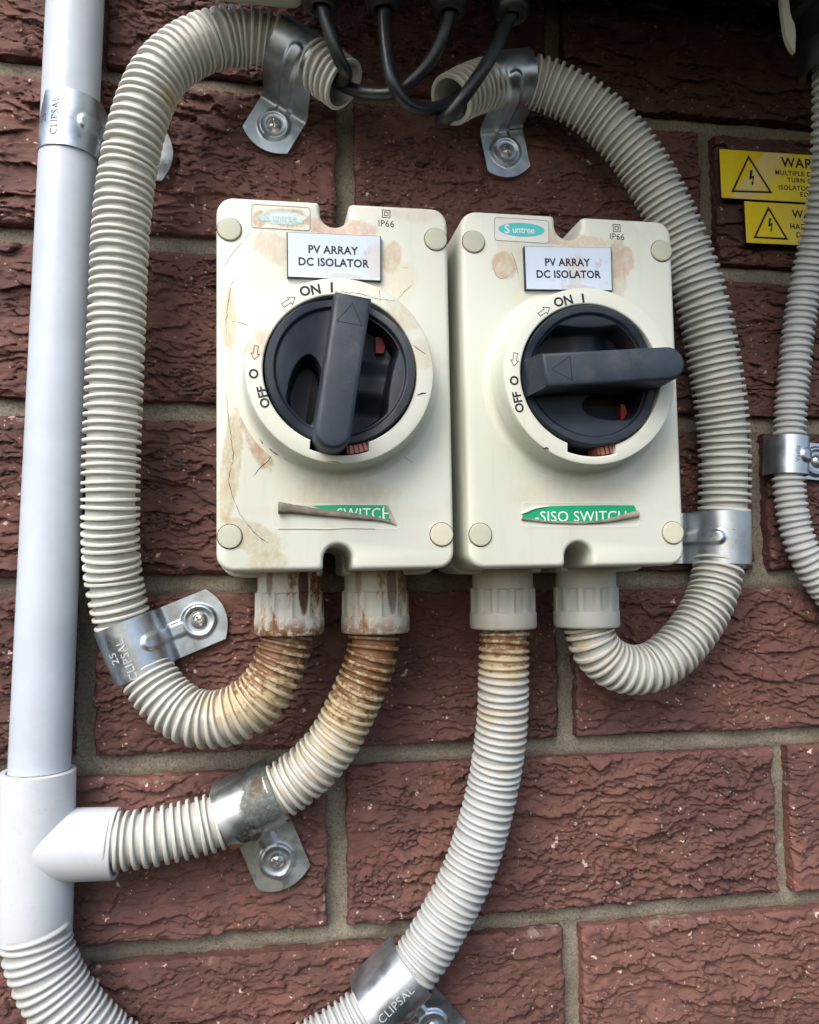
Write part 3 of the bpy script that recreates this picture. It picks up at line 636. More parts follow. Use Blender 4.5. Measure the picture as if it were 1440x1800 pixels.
saddle((1270, 946), 16, 13.3, (1180, 943), 16, 'pitted grey saddle beside the right isolator with its foot hidden behind the box', 'galv_speck', foot=26, screw_at=14, wd=27, words=[('25 CLIPSAL', 3.6, 35, 0, math.pi / 2, 0.0)], wmat='emb')
saddle((1388, 802), 11, 8.8, (1440, 812), 3, 'small galvanised saddle holding the thin conduit at the right edge', 'galv', foot=22, screw_at=9, wd=20.5, words=[('197', 3.0, 118, 2, math.pi / 2, 0.0), ('Vaelia', 3.6, 80, 0, math.pi / 2, 0.0)], wmat='emb_dark')

# ------------------------------------------------------------------ isolator switches
BXW, BXH = 98.0, 156.0
def outline(ins, W_=BXW, H_=BXH, r=7.0, nw=6.1, nd=10.5):
    """box outline with a U notch in the top and bottom edge, moved inwards by ins"""
    P = []; hw, hh = W_ / 2 - ins, H_ / 2 - ins; r = max(1.0, r - ins); n_ = nw + ins; e = 1.6
    def arc(cx, cz, rr, a0, a1, k=6):
        for i in range(k + 1):
            a = math.radians(a0 + (a1 - a0) * i / k); P.append((cx + rr * math.cos(a), cz + rr * math.sin(a)))
    arc(hw - r, hh - r, r, 0, 90)
    arc(n_ + e, hh - e, e, 90, 180, 3)                   # top notch, right lip
    zc_ = BXH / 2 - nd + nw
    arc(0, zc_, n_, 0, -180, 12)
    arc(-n_ - e, hh - e, e, 0, 90, 3)
    arc(-hw + r, hh - r, r, 90, 180)
    arc(-hw + r, -hh + r, r, 180, 270)
    arc(-n_ - e, -hh + e, e, 270, 360, 3)
    arc(0, -zc_, n_, 180, 0, 12)
    arc(n_ + e, -hh + e, e, 180, 270, 3)
    arc(hw - r, -hh + r, r, 270, 360)
    return P
def loft(levels, close_front=True):
    n = len(levels[0][0]); V = []; Fc = []
    for P, d in levels: V += [(x, -d, z) for x, z in P]
    for l in range(len(levels) - 1):
        for i in range(n):
            j = (i + 1) % n; a_ = l * n; b_ = (l + 1) * n; Fc.append([a_ + i, a_ + j, b_ + j, b_ + i])
    if close_front: Fc.append([(len(levels) - 1) * n + i for i in range(n)])
    return V, Fc
def xf(V, c, rot):
    V = np.array(V, float); ca, sa = math.cos(rot), math.sin(rot); x = V[:, 0] * ca - V[:, 2] * sa; z = V[:, 0] * sa + V[:, 2] * ca
    return np.stack([x + c[0], V[:, 1], z + c[1]], 1)
FD = 76.0; RD = 92.0       # depth of the cover face and of the dial face
def isolator(c, rot, dial, side, label, cover_mat, ring_mat, handle_dir, glands):
    root = thing('isolator_switch', (c[0], 0, c[1] - BXH / 2), label, 'isolator switch', 'isolator switches side by side')
    O3 = (c[0], -FD, c[1])
    V, Fc = loft([(outline(-1.3, H_=BXH + 2.4, r=8, nw=5.6), 0.3), (outline(-1.5, H_=BXH + 2.4, r=8, nw=5.6), 30), (outline(-1.3, H_=BXH + 2.4, r=8, nw=5.6), 37), (outline(-.6, H_=BXH + 2.4, r=8, nw=5.6), 38.2), (outline(0.8, H_=BXH + 2.4, r=8, nw=5.6), 38.4)], False)
    mk('base', xf(V, c, rot), Fc, M['base' + side], root, origin=O3, smooth=40)
    V, Fc = loft([(outline(-.5), 38.0), (outline(-.35), 55), (outline(0), 73.6), (outline(.35), 74.9), (outline(1.0), 75.7), (outline(1.9), FD)])
    mk('cover', xf(V, c, rot), Fc, cover_mat, root, origin=O3, smooth=45)
    # an inner floor closes the box behind the notches' sides; back plate with slots stays open to the wall
    for sx in (-1, 1):
        for sz in (-1, 1):
            cc = xf([(sx * 43.6, 0, sz * 63.8)], c, rot)[0]
            V, Fc = lathe([(0.01, 1.05), (3.9, 1.05), (4.55, .95), (4.85, .6), (4.9, -.3)], 40, (cc[0], -FD, cc[2]))
            mk('screw_cap', V, Fc, M['cap_pale'] if (sx > 0 and sz < 0) else M['cap'], root, smooth=40)
            V, Fc = lathe([(4.9, .03), (5.2, .03)], 40, (cc[0], -FD, cc[2])); mk('cap_rim', V, Fc, M['crack'], root, smooth=0)
    # dial: skirt, face, slot at the foot of the ring
    dx, dz = dial; seg = 180; slot = (math.radians(-112), math.radians(-70)) if side == 'L' else (math.radians(-110), math.radians(-72))
    def rin(a):
        a = (a + math.pi) % (2 * math.pi) - math.pi
        return 34.2 if slot[0] < a < slot[1] else 30.7
    prof = [('o', 43.5, FD - .1), ('o', 41.2, FD + .35), ('o', 39.9, FD + 1.3), ('o', 39.2, FD + 3), ('o', 38.2, RD - 3), ('o', 37.9, RD - 1.1), ('o', 37.5, RD - .3), ('o', 36.9, RD), ('i', .5, RD), ('i', .1, RD - .3), ('i', 0, RD - 1), ('i', 0, FD + 2)]
    V = []
    for kind, r, h in prof:
        for i in range(seg):
            a_ = 2 * math.pi * (i + .5) / seg; rr = r if kind == 'o' else rin(a_) + r
            V.append((dx + rr * math.cos(a_), -h, dz + rr * math.sin(a_)))
    mk('dial_ring', V, gridfaces(len(prof), seg, cv=True), M[ring_mat], root, origin=(dx, -RD, dz), smooth=35)
    V, Fc = lathe([(0.01, FD + .8), (35, FD + .8), (35, FD + .2)], 64, (dx, 0, dz)); mk('dial_well', V, Fc, M['dark'], root, smooth=0)
    # red lock tab with ribs seen in the slot
    mb = MB(); a0 = -82 if side == 'L' else -80
    for q in range(5):
        aa = math.radians(a0 + q * 3.5); rr0, rr1 = 30.2, 33.4; da = math.radians(1.15)
        P = [(dx + rr0 * math.cos(aa - da), dz + rr0 * math.sin(aa - da)), (dx + rr1 * math.cos(aa - da), dz + rr1 * math.sin(aa - da)), (dx + rr1 * math.cos(aa + da), dz + rr1 * math.sin(aa + da)), (dx + rr0 * math.cos(aa + da), dz + rr0 * math.sin(aa + da))]
        mb.add(*poly_plate(P, FD + 1, RD - 3.2))
    aa = [math.radians(a0 - 3 + q * 3) for q in range(8)]
    P = [(dx + 29.5 * math.cos(t), dz + 29.5 * math.sin(t)) for t in aa] + [(dx + 33 * math.cos(t), dz + 33 * math.sin(t)) for t in aa[::-1]]
    mb.add(*poly_plate(P, FD + 1, RD - 4.6)); mk('lock_tab', mb.V, mb.F, M['pink'], root, smooth=0)
    # knob: one dished disc with two finger pockets either side of the grip
    hd = handle_dir / np.linalg.norm(handle_dir); hp = np.array([-hd[1], hd[0]]); nr, na = 90, 240; V = []
    rr_, aa_ = np.meshgrid(np.linspace(0, 1, nr), np.linspace(0, 2 * np.pi, na, endpoint=False), indexing='ij'); rr_ = rr_ * 29.9
    uu = rr_ * np.cos(aa_); vv = rr_ * np.sin(aa_)              # u along the handle (pointer +), v across
    h = np.full_like(uu, 1.8) - 1.0 * sstep(29.2, 29.9, rr_) - 1.3 * sstep(26.6, 25.6, rr_) - 3.4 * sstep(25.5, 8, np.abs(vv))
    inr = sstep(25.2, 23.6, rr_)
    pa = sstep(1.12, .92, np.hypot((uu + 11.5) / 14.5, (vv - 12.6) / 6.2)) * inr                        # finger pocket, tail half
    tr = sstep(-6.0, -7.5, vv) * sstep(-20.6, -18.9, vv + .006 * (uu + 4) ** 2) * inr               # long trough on the other side
    h = h - 12.5 * pa - tr * (11.5 - 5.0 * sstep(13, 2, np.abs(uu + 2)))
    X = dx + uu * hd[0] + vv * hp[0]; Z = dz + uu * hd[1] + vv * hp[1]; Y = -(RD + h)
    V = np.stack([X, Y, Z], -1).reshape(-1, 3); rim = V[-na:].copy(); rim[:, 1] = -(FD + 2)
    mk('knob', np.vstack([V, rim]), gridfaces(nr + 1, na, cv=True), M['knob'], root, origin=(dx, -RD, dz), smooth=55)
    for (ox_, oz_, uw, vw) in (((17.3, 13.6, 2.0, 3.4),) if side == 'L' else ((17.6, 10.6, 3.6, 3.2), (18.6, -13.2, 1.5, 3.6))):
        P = [(dx + ox_ - uw, dz + oz_ - vw), (dx + ox_ + uw * .6, dz + oz_ - vw), (dx + ox_ + uw, dz + oz_ - vw * .2), (dx + ox_ + uw * .3, dz + oz_ + vw * .9), (dx + ox_ - uw, dz + oz_ + vw)]
        V, Fc = poly_plate(P, RD - 15, RD - 10.0); mk('red_insert', V, Fc, M['red'], root, smooth=0)
    # grip bar: straight pointer end with a sloping nose, rounded overhanging tail
    g = handle_dir / np.linalg.norm(handle_dir)
    def bar(hw, ut, up):            # half width, tail u, pointer u
        P = [(up, -hw), (up, hw)]
        rr2 = hw; k = 12
        for i in range(k + 1):
            a_ = math.pi / 2 + math.pi * i / k; P.append((ut + rr2 + rr2 * math.cos(a_), rr2 * math.sin(a_)))
        return P
    lv = [(bar(7.5, -34.2, 29.2), RD - 10), (bar(7.4, -34.4, 28.8), RD + 2.5), (bar(7.0, -34.4, 26.3), RD + 13.4), (bar(6.75, -34.2, 25.9), RD + 14.4), (bar(6.1, -33.6, 25.2), RD + 15.0), (bar(5.2, -32.8, 24.4), RD + 15.25)]
    V, Fc = loft([([(dx + u_ * g[0] + v_ * hp[0], dz + u_ * g[1] + v_ * hp[1]) for u_, v_ in P], d) for P, d in lv])
    ho = mk('handle', V, Fc, M['handle'], root, origin=(dx, -RD, dz), smooth=32)
    tri = [(22.5, 0), (14.6, -4.9), (14.6, 4.9)]
    P = [(dx + u_ * g[0] + v_ * hp[0], dz + u_ * g[1] + v_ * hp[1]) for u_, v_ in tri]
    V, Fc = stroke(P, 0.34, RD + 15.24, True, 0.03); mk('pointer_mark', V, Fc, M['engrave'], ho, smooth=0)
    # cable glands under the box
    for (px0, py0, gm, hgt) in glands:
        gx, gz = at(px0, py0, 30); zt = c[1] - BXH / 2 + 1.5
        seg2 = 96
        def rm(r, h_, a_, r0=0.0):
            if r > 14.55 and -22.4 < h_ < -11.2 and r < 15.9: 
                ph_ = (a_ / (2 * math.pi) * 12) % 1.0; return r + (0.75 if (ph_ < .14 or ph_ > .86) else 0)
            return r
        pr = [(14.6, 0), (14.5, -10.4), (14.9, -11.1), (15.5, -11.2), (14.95, -11.6), (14.95, -22.2), (15.8, -22.6), (16.0, -23.2), (16.0, -29.0), (15.7, -30.0), (15.2, -30.4), (13.2, -30.4), (12.9, -29.6), (12.9, -16)]
        V, Fc = lathe(pr, seg2, (gx, -30, zt), 'z', rm); mk('cable_gland', V, Fc[:, ::-1], M[gm], root, origin=(gx, -30, zt - 14), smooth=38)
        V, Fc = lathe([(12.9, -22), (10, -22)], 48, (gx, -30, zt), 'z'); mk('gland_throat', V, Fc, M['dark'], root, smooth=0)
    return root

TAN = (0.50, 0.36, 0.24); OCH = (0.46, 0.38, 0.22); GREY = (0.45, 0.37, 0.28)
cL = (-5.63, 170.06); cR = (98.3, 170.78)
def rel(c, px, py, d=FD): x, z = at(px, py, d); return (x - c[0], z - c[1])
stL = [(rel(cL, 600, 400), (17, 5), 0.05, (0.52, 0.36, 0.27), 0.85, 0.35, 260), (rel(cL, 689, 452), (4.5, 8), 0.2, TAN, 0.75, 0.4, 200), (rel(cL, 480, 435), (9, 7), 0.6, TAN, 0.45, 0.6, 200),
       (rel(cL, 405, 820), (4.5, 26), 0.10, OCH, 0.75, 0.5, 130), (rel(cL, 440, 945), (15, 7), 0.4, OCH, 0.55, 0.6, 180), (rel(cL, 452, 770), (5, 16), -0.35, (0.42, 0.28, 0.15), 0.8, 0.5, 170),
       (rel(cL, 600, 868), (24, 8), 0, (0.55, 0.49, 0.33), 0.6, 0.6, 90), (rel(cL, 402, 560), (3.5, 14), 0, OCH, 0.6, 0.5, 180), (rel(cL, 720, 370), (14, 5), 0.1, (0.55, 0.44, 0.36), 0.4, 0.6, 150), (rel(cL, 700, 500), (8, 12), 0.5, (0.60, 0.54, 0.38), 0.5, 0.6, 130), (rel(cL, 470, 990), (9, 5), 0, OCH, 0.5, .6, 200),
       (rel(cL, 600, 900), (48, 3.0), 0, (0.60, 0.58, 0.46), 0.35, 0.5, 150)]
stR = [(rel(cR, 886, 467), (6.2, 7), -0.3, (0.50, 0.38, 0.26), 0.95, 0.35, 220), (rel(cR, 1095, 462), (5.5, 9), 0.4, TAN, 0.7, 0.5, 190), (rel(cR, 1085, 440), (4, 6), 0.3, GREY, 0.8, 0.5, 260), (rel(cR, 985, 418), (26, 4.0), 0.08, (0.54, 0.41, 0.30), 0.7, 0.6, 180), (rel(cR, 1085, 490), (5, 10), 0, TAN, 0.45, .6, 200),
       (rel(cR, 1020, 870), (30, 9), 0, (0.58, 0.53, 0.38), 0.45, 0.6, 90), (rel(cR, 905, 440), (9, 5), 0.5, (0.56, 0.48, 0.36), 0.45, 0.6, 200), (rel(cR, 935, 515), (8, 12), 0.9, (0.60, 0.54, 0.40), 0.4, 0.6, 130), (rel(cR, 1150, 800), (9, 14), 0.9, (0.60, 0.56, 0.40), 0.4, 0.6, 130)]
M['coverL'] = m_cover('cover_stained', stL); M['coverR'] = m_cover('cover_scuffed', stR); M['baseL'] = m_cover('base_plastic', []); M['baseR'] = M['baseL']
M['gl_rust'] = m_gland('gland_rusty', 1.0, (0.64, 0.64, 0.58)); M['gl_mid'] = m_gland('gland_streaked', 0.75, (0.52, 0.52, 0.46)); M['gl_clean'] = m_gland('gland_grey', 0.0, (0.47, 0.475, 0.44)); M['gl_clean2'] = m_gland('gland_grey_warm', 0.12, (0.48, 0.475, 0.42))
left = isolator(cL, 0.0095, (-4.95, 171.6), 'L', 'left isolator box, cracked and stained, its black handle turned upright to ON', M['coverL'], 'ring', np.array([0.148, 0.989]), [(509, 1062, 'gl_rust', 0), (660, 1058, 'gl_mid', 0)])
right = isolator(cR, 0.0094, (100.1, 172.7), 'R', 'right isolator box with its black handle turned sideways to OFF', M['coverR'], 'ring_clean', np.array([-0.996, -0.085]), [(884, 1055, 'gl_clean2', 0), (1030, 1052, 'gl_clean', 0)])

def hair(pts, wd, d, mat, parent):
    P = [at(x, y, d) for x, y in pts]; out = [P[0]]
    for a_, b_ in zip(P[:-1], P[1:]):
        L = math.hypot(b_[0] - a_[0], b_[1] - a_[1]); k = max(1, int(L / 1.3))
        for i in range(1, k + 1):
            t = i / k; j = 0 if i == k else .16
            out.append((a_[0] + (b_[0] - a_[0]) * t + random.gauss(0, j), a_[1] + (b_[1] - a_[1]) * t + random.gauss(0, j)))
    n = len(out); ws = [wd * .68 * (0.35 + 0.9 * random.random()) * (0.4 + 0.6 * math.sin(math.pi * (i + .5) / n)) for i in range(n)]
    V, Fc = stroke(out, ws, d + .02, False, .02); mk('crack', V, Fc, M[mat], parent, smooth=0)
CR = [([(442, 408), (430, 420), (413, 441), (402, 455), (390, 478)], .34, FD, 'crack'), ([(417, 484), (405, 502), (400, 544), (397, 572), (398, 591)], .34, FD, 'crack'), ([(409, 564), (429, 569), (441, 580)], .38, FD, 'crack'),
      ([(398, 695), (402, 740), (405, 759), (409, 790), (410, 812), (403, 832), (403, 850), (408, 871), (421, 903), (437, 925)], .42, FD, 'crack'), ([(435, 922), (446, 935), (456, 944), (472, 955)], .6, FD, 'crack_dark'), ([(484, 793), (472, 810), (458, 822), (446, 836)], .5, FD, 'crack_dark'),
      ([(699, 796), (708, 800), (716, 807), (724, 812)], .5, FD, 'crack_dark'), ([(590, 512), (631, 516), (667, 526), (695, 529)], .34, RD, 'crack'), ([(699, 526), (711, 512), (727, 499)], .34, FD, 'crack'), ([(726, 607), (737, 615), (748, 622)], .6, RD, 'crack'), ([(733, 695), (741, 692), (749, 691)], .9, RD, 'crack_dark'),
      ([(667, 510), (669, 525), (668, 532)], .35, RD, 'crack'), ([(520, 815), (545, 822), (560, 826)], .5, FD, 'crack_dark'), ([(403, 812), (410, 815)], .3, FD, 'crack'), ([(500, 806), (515, 814), (530, 819)], .7, FD + 1, 'crack'), ([(540, 823), (552, 826), (560, 825)], .9, FD + .6, 'crack_dark'), ([(660, 815), (668, 811)], .9, FD + 1, 'crack_dark'), ([(432, 660), (431, 690), (437, 720), (448, 752), (462, 780)], 1.1, FD + .4, 'crack'), ([(474, 789), (486, 798), (500, 806)], .7, FD + .8, 'crack'), ([(705, 470), (718, 471)], .3, FD, 'crack'), ([(575, 810), (600, 815)], .4, RD, 'crack'), ([(436, 700), (445, 745), (462, 782)], .8, FD, 'crack')]
for pts, wd, d, mt in CR: hair(pts, wd, d, mt, left)
for pts, wd, d, mt in [([(899, 444), (906, 462), (910, 478), (912, 493)], .35, FD, 'crack'), ([(866, 462), (872, 484), (880, 490), (893, 486), (899, 478)], .25, FD, 'crack'), ([(955, 789), (961, 787), (965, 790)], .9, RD, 'crack_dark'), ([(977, 812), (984, 811), (988, 815)], .7, FD + 8, 'crack_dark'), ([(1096, 389), (1108, 388)], .3, FD, 'crack'), ([(1193, 945), (1203, 943)], .4, FD, 'crack')]:
    hair(pts, wd, d, mt, right)

def plate(parent, TLp, TRp, BRp, BLp, cx):
    P = [at(*q, FD + 2.0) for q in (BLp, BRp, TRp, TLp)]; c0 = np.mean(P, axis=0)
    V, Fc = poly_plate(P, FD - .2, FD + 2.0); mk('plate_core', V, Fc, M['ink'], parent, smooth=0)
    Pi = [tuple(np.array(q) + (c0 - np.array(q)) / np.linalg.norm(c0 - np.array(q)) * .5) for q in P]
    V, Fc = poly_plate(Pi, FD + 1.9, FD + 2.2); pl = mk('label_plate', V, Fc, m_plate('plate_face', cx), parent, smooth=0)
    rot = math.atan2(P[2][1] - P[3][1], P[2][0] - P[3][0]); up = np.array([-math.sin(rot), math.cos(rot)]); rt = np.array([math.cos(rot), math.sin(rot)])
    c1 = c0 + up * 2.7 - rt * 0.4; c2 = c0 - up * 2.7 - rt * 0.2
    text('PV ARRAY', 4.75, c1, FD + 2.2, M['ink'], pl, rot, 0.026, 1.05, 0.93); text('DC ISOLATOR', 4.75, c2, FD + 2.2, M['ink'], pl, rot, 0.026, 1.05, 0.93)
plate(left, (504, 408), (670, 415), (670, 494), (505, 487), 17); plate(right, (921, 433), (1075, 435), (1077, 511), (924, 509), 3)

def ring_text(parent, items):
    for (s, size, px, py, rot, bold) in items: text(s, size, at(px, py, RD), RD, M['ink'], parent, math.radians(rot), bold)
ring_text(left, [('ON', 5.4, 545, 510, 11, .03), ('O', 5.0, 446, 657, 85, .03), ('OFF', 5.0, 463, 698, 103, .03)])
ring_text(right, [('ON', 5.4, 990, 529, 14, .03), ('O', 5.0, 904, 669, 85, .03), ('OFF', 5.0, 911, 707, 101, .03)])
def line_px(parent, pts, wd, d, closed=False, mat='ink', name='marking'):
    V, Fc = stroke([at(*q, d) for q in pts], wd, d, closed); return mk(name, V, Fc, M[mat], parent, smooth=0)
line_px(left, [(583, 496), (583.5, 514)], .95, RD); line_px(right, [(1024, 516), (1026, 532)], .95, RD)
def arrow(parent, c, L, ang, d, wd=.26):
    a_ = math.radians(ang); u_ = np.array([math.cos(a_), math.sin(a_)]); v_ = np.array([-u_[1], u_[0]]); c = np.array(c)
    P = [(-.5, .14), (.08, .14), (.08, .30), (.5, 0), (.08, -.30), (.08, -.14), (-.5, -.14)]
    V, Fc = stroke([tuple(c + u_ * p[0] * L + v_ * p[1] * L) for p in P], wd, d, True); mk('arrow_marking', V, Fc, M['ink'], parent, smooth=0)
arrow(left, at(508, 530, RD), 5.9, 36, RD); arrow(left, at(449, 620, RD), 5.6, -98, RD); arrow(right, at(957, 547, RD), 5.6, 35, RD); arrow(right, at(905, 632, RD), 5.6, -99, RD)
for par, (ax, ay), (tx, ty) in ((left, (679, 376), (679, 393)), (right, (1084, 401), (1085, 416))):
    x, z = at(ax, ay, FD); 
    for hs in (1.65, .8): V, Fc = stroke([(x - hs, z - hs), (x + hs, z - hs), (x + hs, z + hs), (x - hs, z + hs)], .32, FD, True); mk('symbol', V, Fc, M['ink'], par, smooth=0)
    text('IP66', 4.1, at(tx, ty, FD), FD, M['ink'], par, -.005, 0.0, 1.08, .92)
# maker's oval in its shallow frame
def oval(cx, cz, a_, b_, rot, n=48, wob=0):
    P = []
    for i in range(n):
        t = 2 * math.pi * i / n; w_ = 1 + wob * (random.random() - .5); x = a_ * w_ * math.cos(t); z = b_ * w_ * math.sin(t); P.append((cx + x * math.cos(rot) - z * math.sin(rot), cz + x * math.sin(rot) + z * math.cos(rot)))
    return P
def badge(par, TL, BR, oc, a_, b_, rot, faded):
    x0, z1 = at(*TL, FD); x1, z0 = at(*BR, FD); P = rrect((x0 + x1) / 2, (z0 + z1) / 2, x1 - x0, z1 - z0, 1.2)
    mt = m_cover('badge_backing_brown', [((3, 0), (11, 4.5), 0, (0.44, 0.32, 0.17), .9, .5, 160), ((-9, -1), (3, 4), 0, (0.44, 0.30, 0.16), .8, .5, 200)]) if faded else m_plain('badge_backing', (0.66, 0.67, 0.62), .35, var=.08, gr=.3)
    V, Fc = poly_plate(P, FD - .1, FD + .07); bd = mk('badge', V, Fc, mt, par, smooth=0)
    V, Fc = stroke(P, .22 if faded else .16, FD + .07, True, .05); mk('badge_edge', V, Fc, M['crack'], bd, smooth=0)
    ox, oz = at(*oc, FD); V, Fc = poly_plate(oval(ox, oz, a_, b_, rot, wob=.12 if faded else .02), FD + .06, FD + .14); mk('oval_print', V, Fc, M['teal_faded' if faded else 'teal'], bd, smooth=0)
    if faded:
        V, Fc = poly_plate(oval(ox + .6, oz + .1, 8.4, 2.2, rot, wob=.3), FD + .13, FD + .17); mk('worn_patch', V, Fc, m_flat('worn_print', (0.58, 0.68, 0.68), .4), bd, smooth=0)
    lm = M['logo_faded' if faded else 'logo_white']; o2 = 0.4 if not faded else 1.0
    text('S', 5.6, (ox - 6.6, oz - .1), FD + .17, lm, bd, rot, .02); text('untree', 4.4, (ox + .9, oz - .35), FD + .17, lm, bd, rot, .012, 1.0, .86)
badge(left, (443, 359), (545, 406), (497, 383), 9.9, 3.0, .02, True); badge(right, (869, 382), (965, 428), (917, 404), 10.6, 3.1, .02, False)
# torn green strips
def recess(par, TL, BR):
    x0, z1 = at(*TL, FD); x1, z0 = at(*BR, FD); V, Fc = stroke(rrect((x0 + x1) / 2, (z0 + z1) / 2, x1 - x0, z1 - z0, 1.8), .35, FD, True, .12); return V, Fc
for par, TL, BR in ((left, (480, 886), (704, 930)), (right, (918, 883), (1124, 926))):
    V, Fc = recess(par, TL, BR); mk('label_recess', V, Fc, M['baseL'], par, smooth=0)
line_px(left, [(490, 930), (540, 930), (575, 931), (610, 929), (660, 930)], .22, FD + .13, mat='crack', name='crack')
def roll(par, pts, radii, name, mat, d0=FD + .25, flat=.65):
    P = np.array([(*at(x, y, FD + 1),) for x, y in pts]); C = spline(np.c_[P[:, 0], np.zeros(len(P)), P[:, 1], radii], 6); V = []; seg = 18; n = len(C)
    for i in range(n):
        t = C[min(n - 1, i + 1), [0, 2]] - C[max(0, i - 1), [0, 2]]; t /= np.linalg.norm(t); nn = np.array([-t[1], t[0]]); r = C[i, 3]
        for j in range(seg):
            a_ = 2 * math.pi * j / seg; rr = r * (1 + .12 * (random.random() - .5)); e = rr * math.cos(a_); h = rr * flat * math.sin(a_)
            V.append((C[i, 0] + nn[0] * e, -(d0 + rr * flat + h), C[i, 2] + nn[1] * e))
    V = np.array(V); Fc = gridfaces(n, seg, cv=True).tolist() + [list(range(seg)), list(range((n - 1) * seg, n * seg))[::-1]]
    return mk(name, V, Fc, M[mat], par, smooth=50)
def strip(par, pts): V, Fc = poly_plate([at(x, y, FD + .2) for x, y in pts], FD - .05, FD + .2); return mk('green_label', V, Fc, M['green'], par, smooth=0)
gs = strip(left, [(548, 889), (600, 887.5), (677, 888), (693, 921), (672, 916), (620, 908), (575, 897)])
c_ = at(640, 902.5, FD + .2); text('SWITCH', 6.3, c_, FD + .2, M['white'], gs, 0.01, 0.0, 1.06, .92, clip=[((0, -1.3), (-.13, -1)), ((11.2, 0), (1, 0))])
line_px(gs, [(675, 890), (674, 901), (676, 914)], .5, FD + .2, mat='white', name='lettering')
V, Fc = poly_plate([at(*q, FD + .6) for q in ((677, 887), (683, 889), (698, 923), (690, 921), (684, 905))], FD + .2, FD + .7); mk('curled_corner', V, Fc, m_plain('sticker_fold', (0.42, 0.34, 0.30), .6, var=.4), gs, smooth=0)
roll(left, [(489, 893), (496, 893), (505, 893), (540, 898), (580, 902), (620, 907), (655, 911), (678, 915), (694, 921)], [2.5, 2.3, 1.9, 1.6, 1.5, 1.25, .95, .7, .35], 'curled_label', 'curl')
gs = strip(right, [(918, 899), (926, 898), (938, 893), (960, 890), (1010, 888.5), (1060, 888), (1114, 888), (1118, 894), (1119, 904), (1080, 912), (1040, 917), (1000, 918), (950, 915), (919, 911)])
c_ = at(1022, 907.5, FD + .2); text('-SISO SWITCH', 6.5, c_, FD + .2, M['white'], gs, 0.01, 0.0, 1.04, .98, clip=[((0, -2.0), (.0, -1)), ((23, 0), (1, 0)), ((-23.5, 0), (-1, 0)), ((12, -1.5), (.16, -1))])
roll(right, [(918, 912), (935, 914), (960, 917), (1000, 919), (1040, 918.5), (1075, 914), (1100, 908), (1122, 903)], [.55, .5, .5, .5, .6, .95, 1.3, 1.5], 'curled_label', 'curl')
roll(right, [(918, 902), (926, 899), (940, 893), (965, 889.5)], [.35, .6, .5, .2], 'label_fold', 'white')
# ------------------------------------------------------------------ warning signs
def sign(TL, BL, w_, d, label, patch, head, hsize, lines, tri_px, bolt_c, bs, group='yellow warning signs on the wall'):
    x0, z1 = at(*TL, d); x1, z0 = at(*BL, d); 
    tl = np.array([x0, z1]); dn = np.array([x1 - x0, z0 - z1]); hgt = np.linalg.norm(dn); dn /= hgt; rt = np.array([-dn[1], dn[0]]); rt = np.array([1, 0.012]); rt /= np.linalg.norm(rt); dn = np.array([rt[1], -rt[0]])
    P = [tl + dn * hgt, tl + dn * hgt + rt * w_, tl + rt * w_, tl]; c0 = np.mean(P, axis=0)
    root = thing('warning_sign', (P[0][0], -d, P[0][1]), label, 'warning sign', group)
    V, Fc = poly_plate([tuple(q) for q in P], d - 1.6, d - .2); mk('backing', V, Fc, M['ink'], root, smooth=0)
    Q = [tuple(q + np.sign((c0 - q)) * .25) for q in P]
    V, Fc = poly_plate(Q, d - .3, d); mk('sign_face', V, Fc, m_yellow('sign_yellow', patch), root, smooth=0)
    V, Fc = stroke([at(*q, d) for q in tri_px], 1.15, d, True); mk('triangle', V, Fc, M['ink'], root, smooth=0)
    bx, bz = at(*bolt_c, d); B0 = [(-.12, 1), (.22, 1), (.05, .22), (.42, .38), (.20, -.55), (.36, -.50), (.05, -1), (-.06, -.45), (.06, -.52), (.16, -.02), (-.32, -.22)]
    V, Fc = poly_plate([(bx + a_ * bs, bz + b_ * bs) for a_, b_ in B0], d - .02, d + .06); mk('lightning_bolt', V, Fc, M['ink'], root, smooth=0)
    rot = math.atan2(rt[1], rt[0])
    for (s_, size, px, py, al, sp, bo) in lines:
        Vt, _ = text_geo(s_, size, bo, sp, 1.0); wd_ = Vt[:, 0].max(); x, z = at(px, py, d)
        text(s_, size, (x + wd_, z), d, M['ink'], root, rot, bo, sp)
    return root
sign((1264, 261), (1271, 348), 90, 5, 'larger yellow warning sign with a painted pale glare patch, above the smaller one', True, 'WARNING', 5,
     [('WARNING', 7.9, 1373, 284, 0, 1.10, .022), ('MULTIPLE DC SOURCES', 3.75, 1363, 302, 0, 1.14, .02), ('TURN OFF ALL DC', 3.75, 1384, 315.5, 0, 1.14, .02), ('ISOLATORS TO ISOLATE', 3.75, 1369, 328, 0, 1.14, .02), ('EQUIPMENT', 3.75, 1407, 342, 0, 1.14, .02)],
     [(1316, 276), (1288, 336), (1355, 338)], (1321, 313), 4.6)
sign((1308, 353), (1312.5, 427), 76, 6, 'smaller yellow warning sign below the larger one and set further right', False, 'WARNING', 5,
     [('WARNING', 6.4, 1392, 375, 0, 1.10, .022), ('HAZARDOUS', 4.4, 1389, 397, 0, 1.12, .02), ('DC VOLTAGE', 4.4, 1400, 412, 0, 1.12, .02)],
     [(1351, 366), (1327, 417), (1383, 420)], (1354, 396), 4.1)

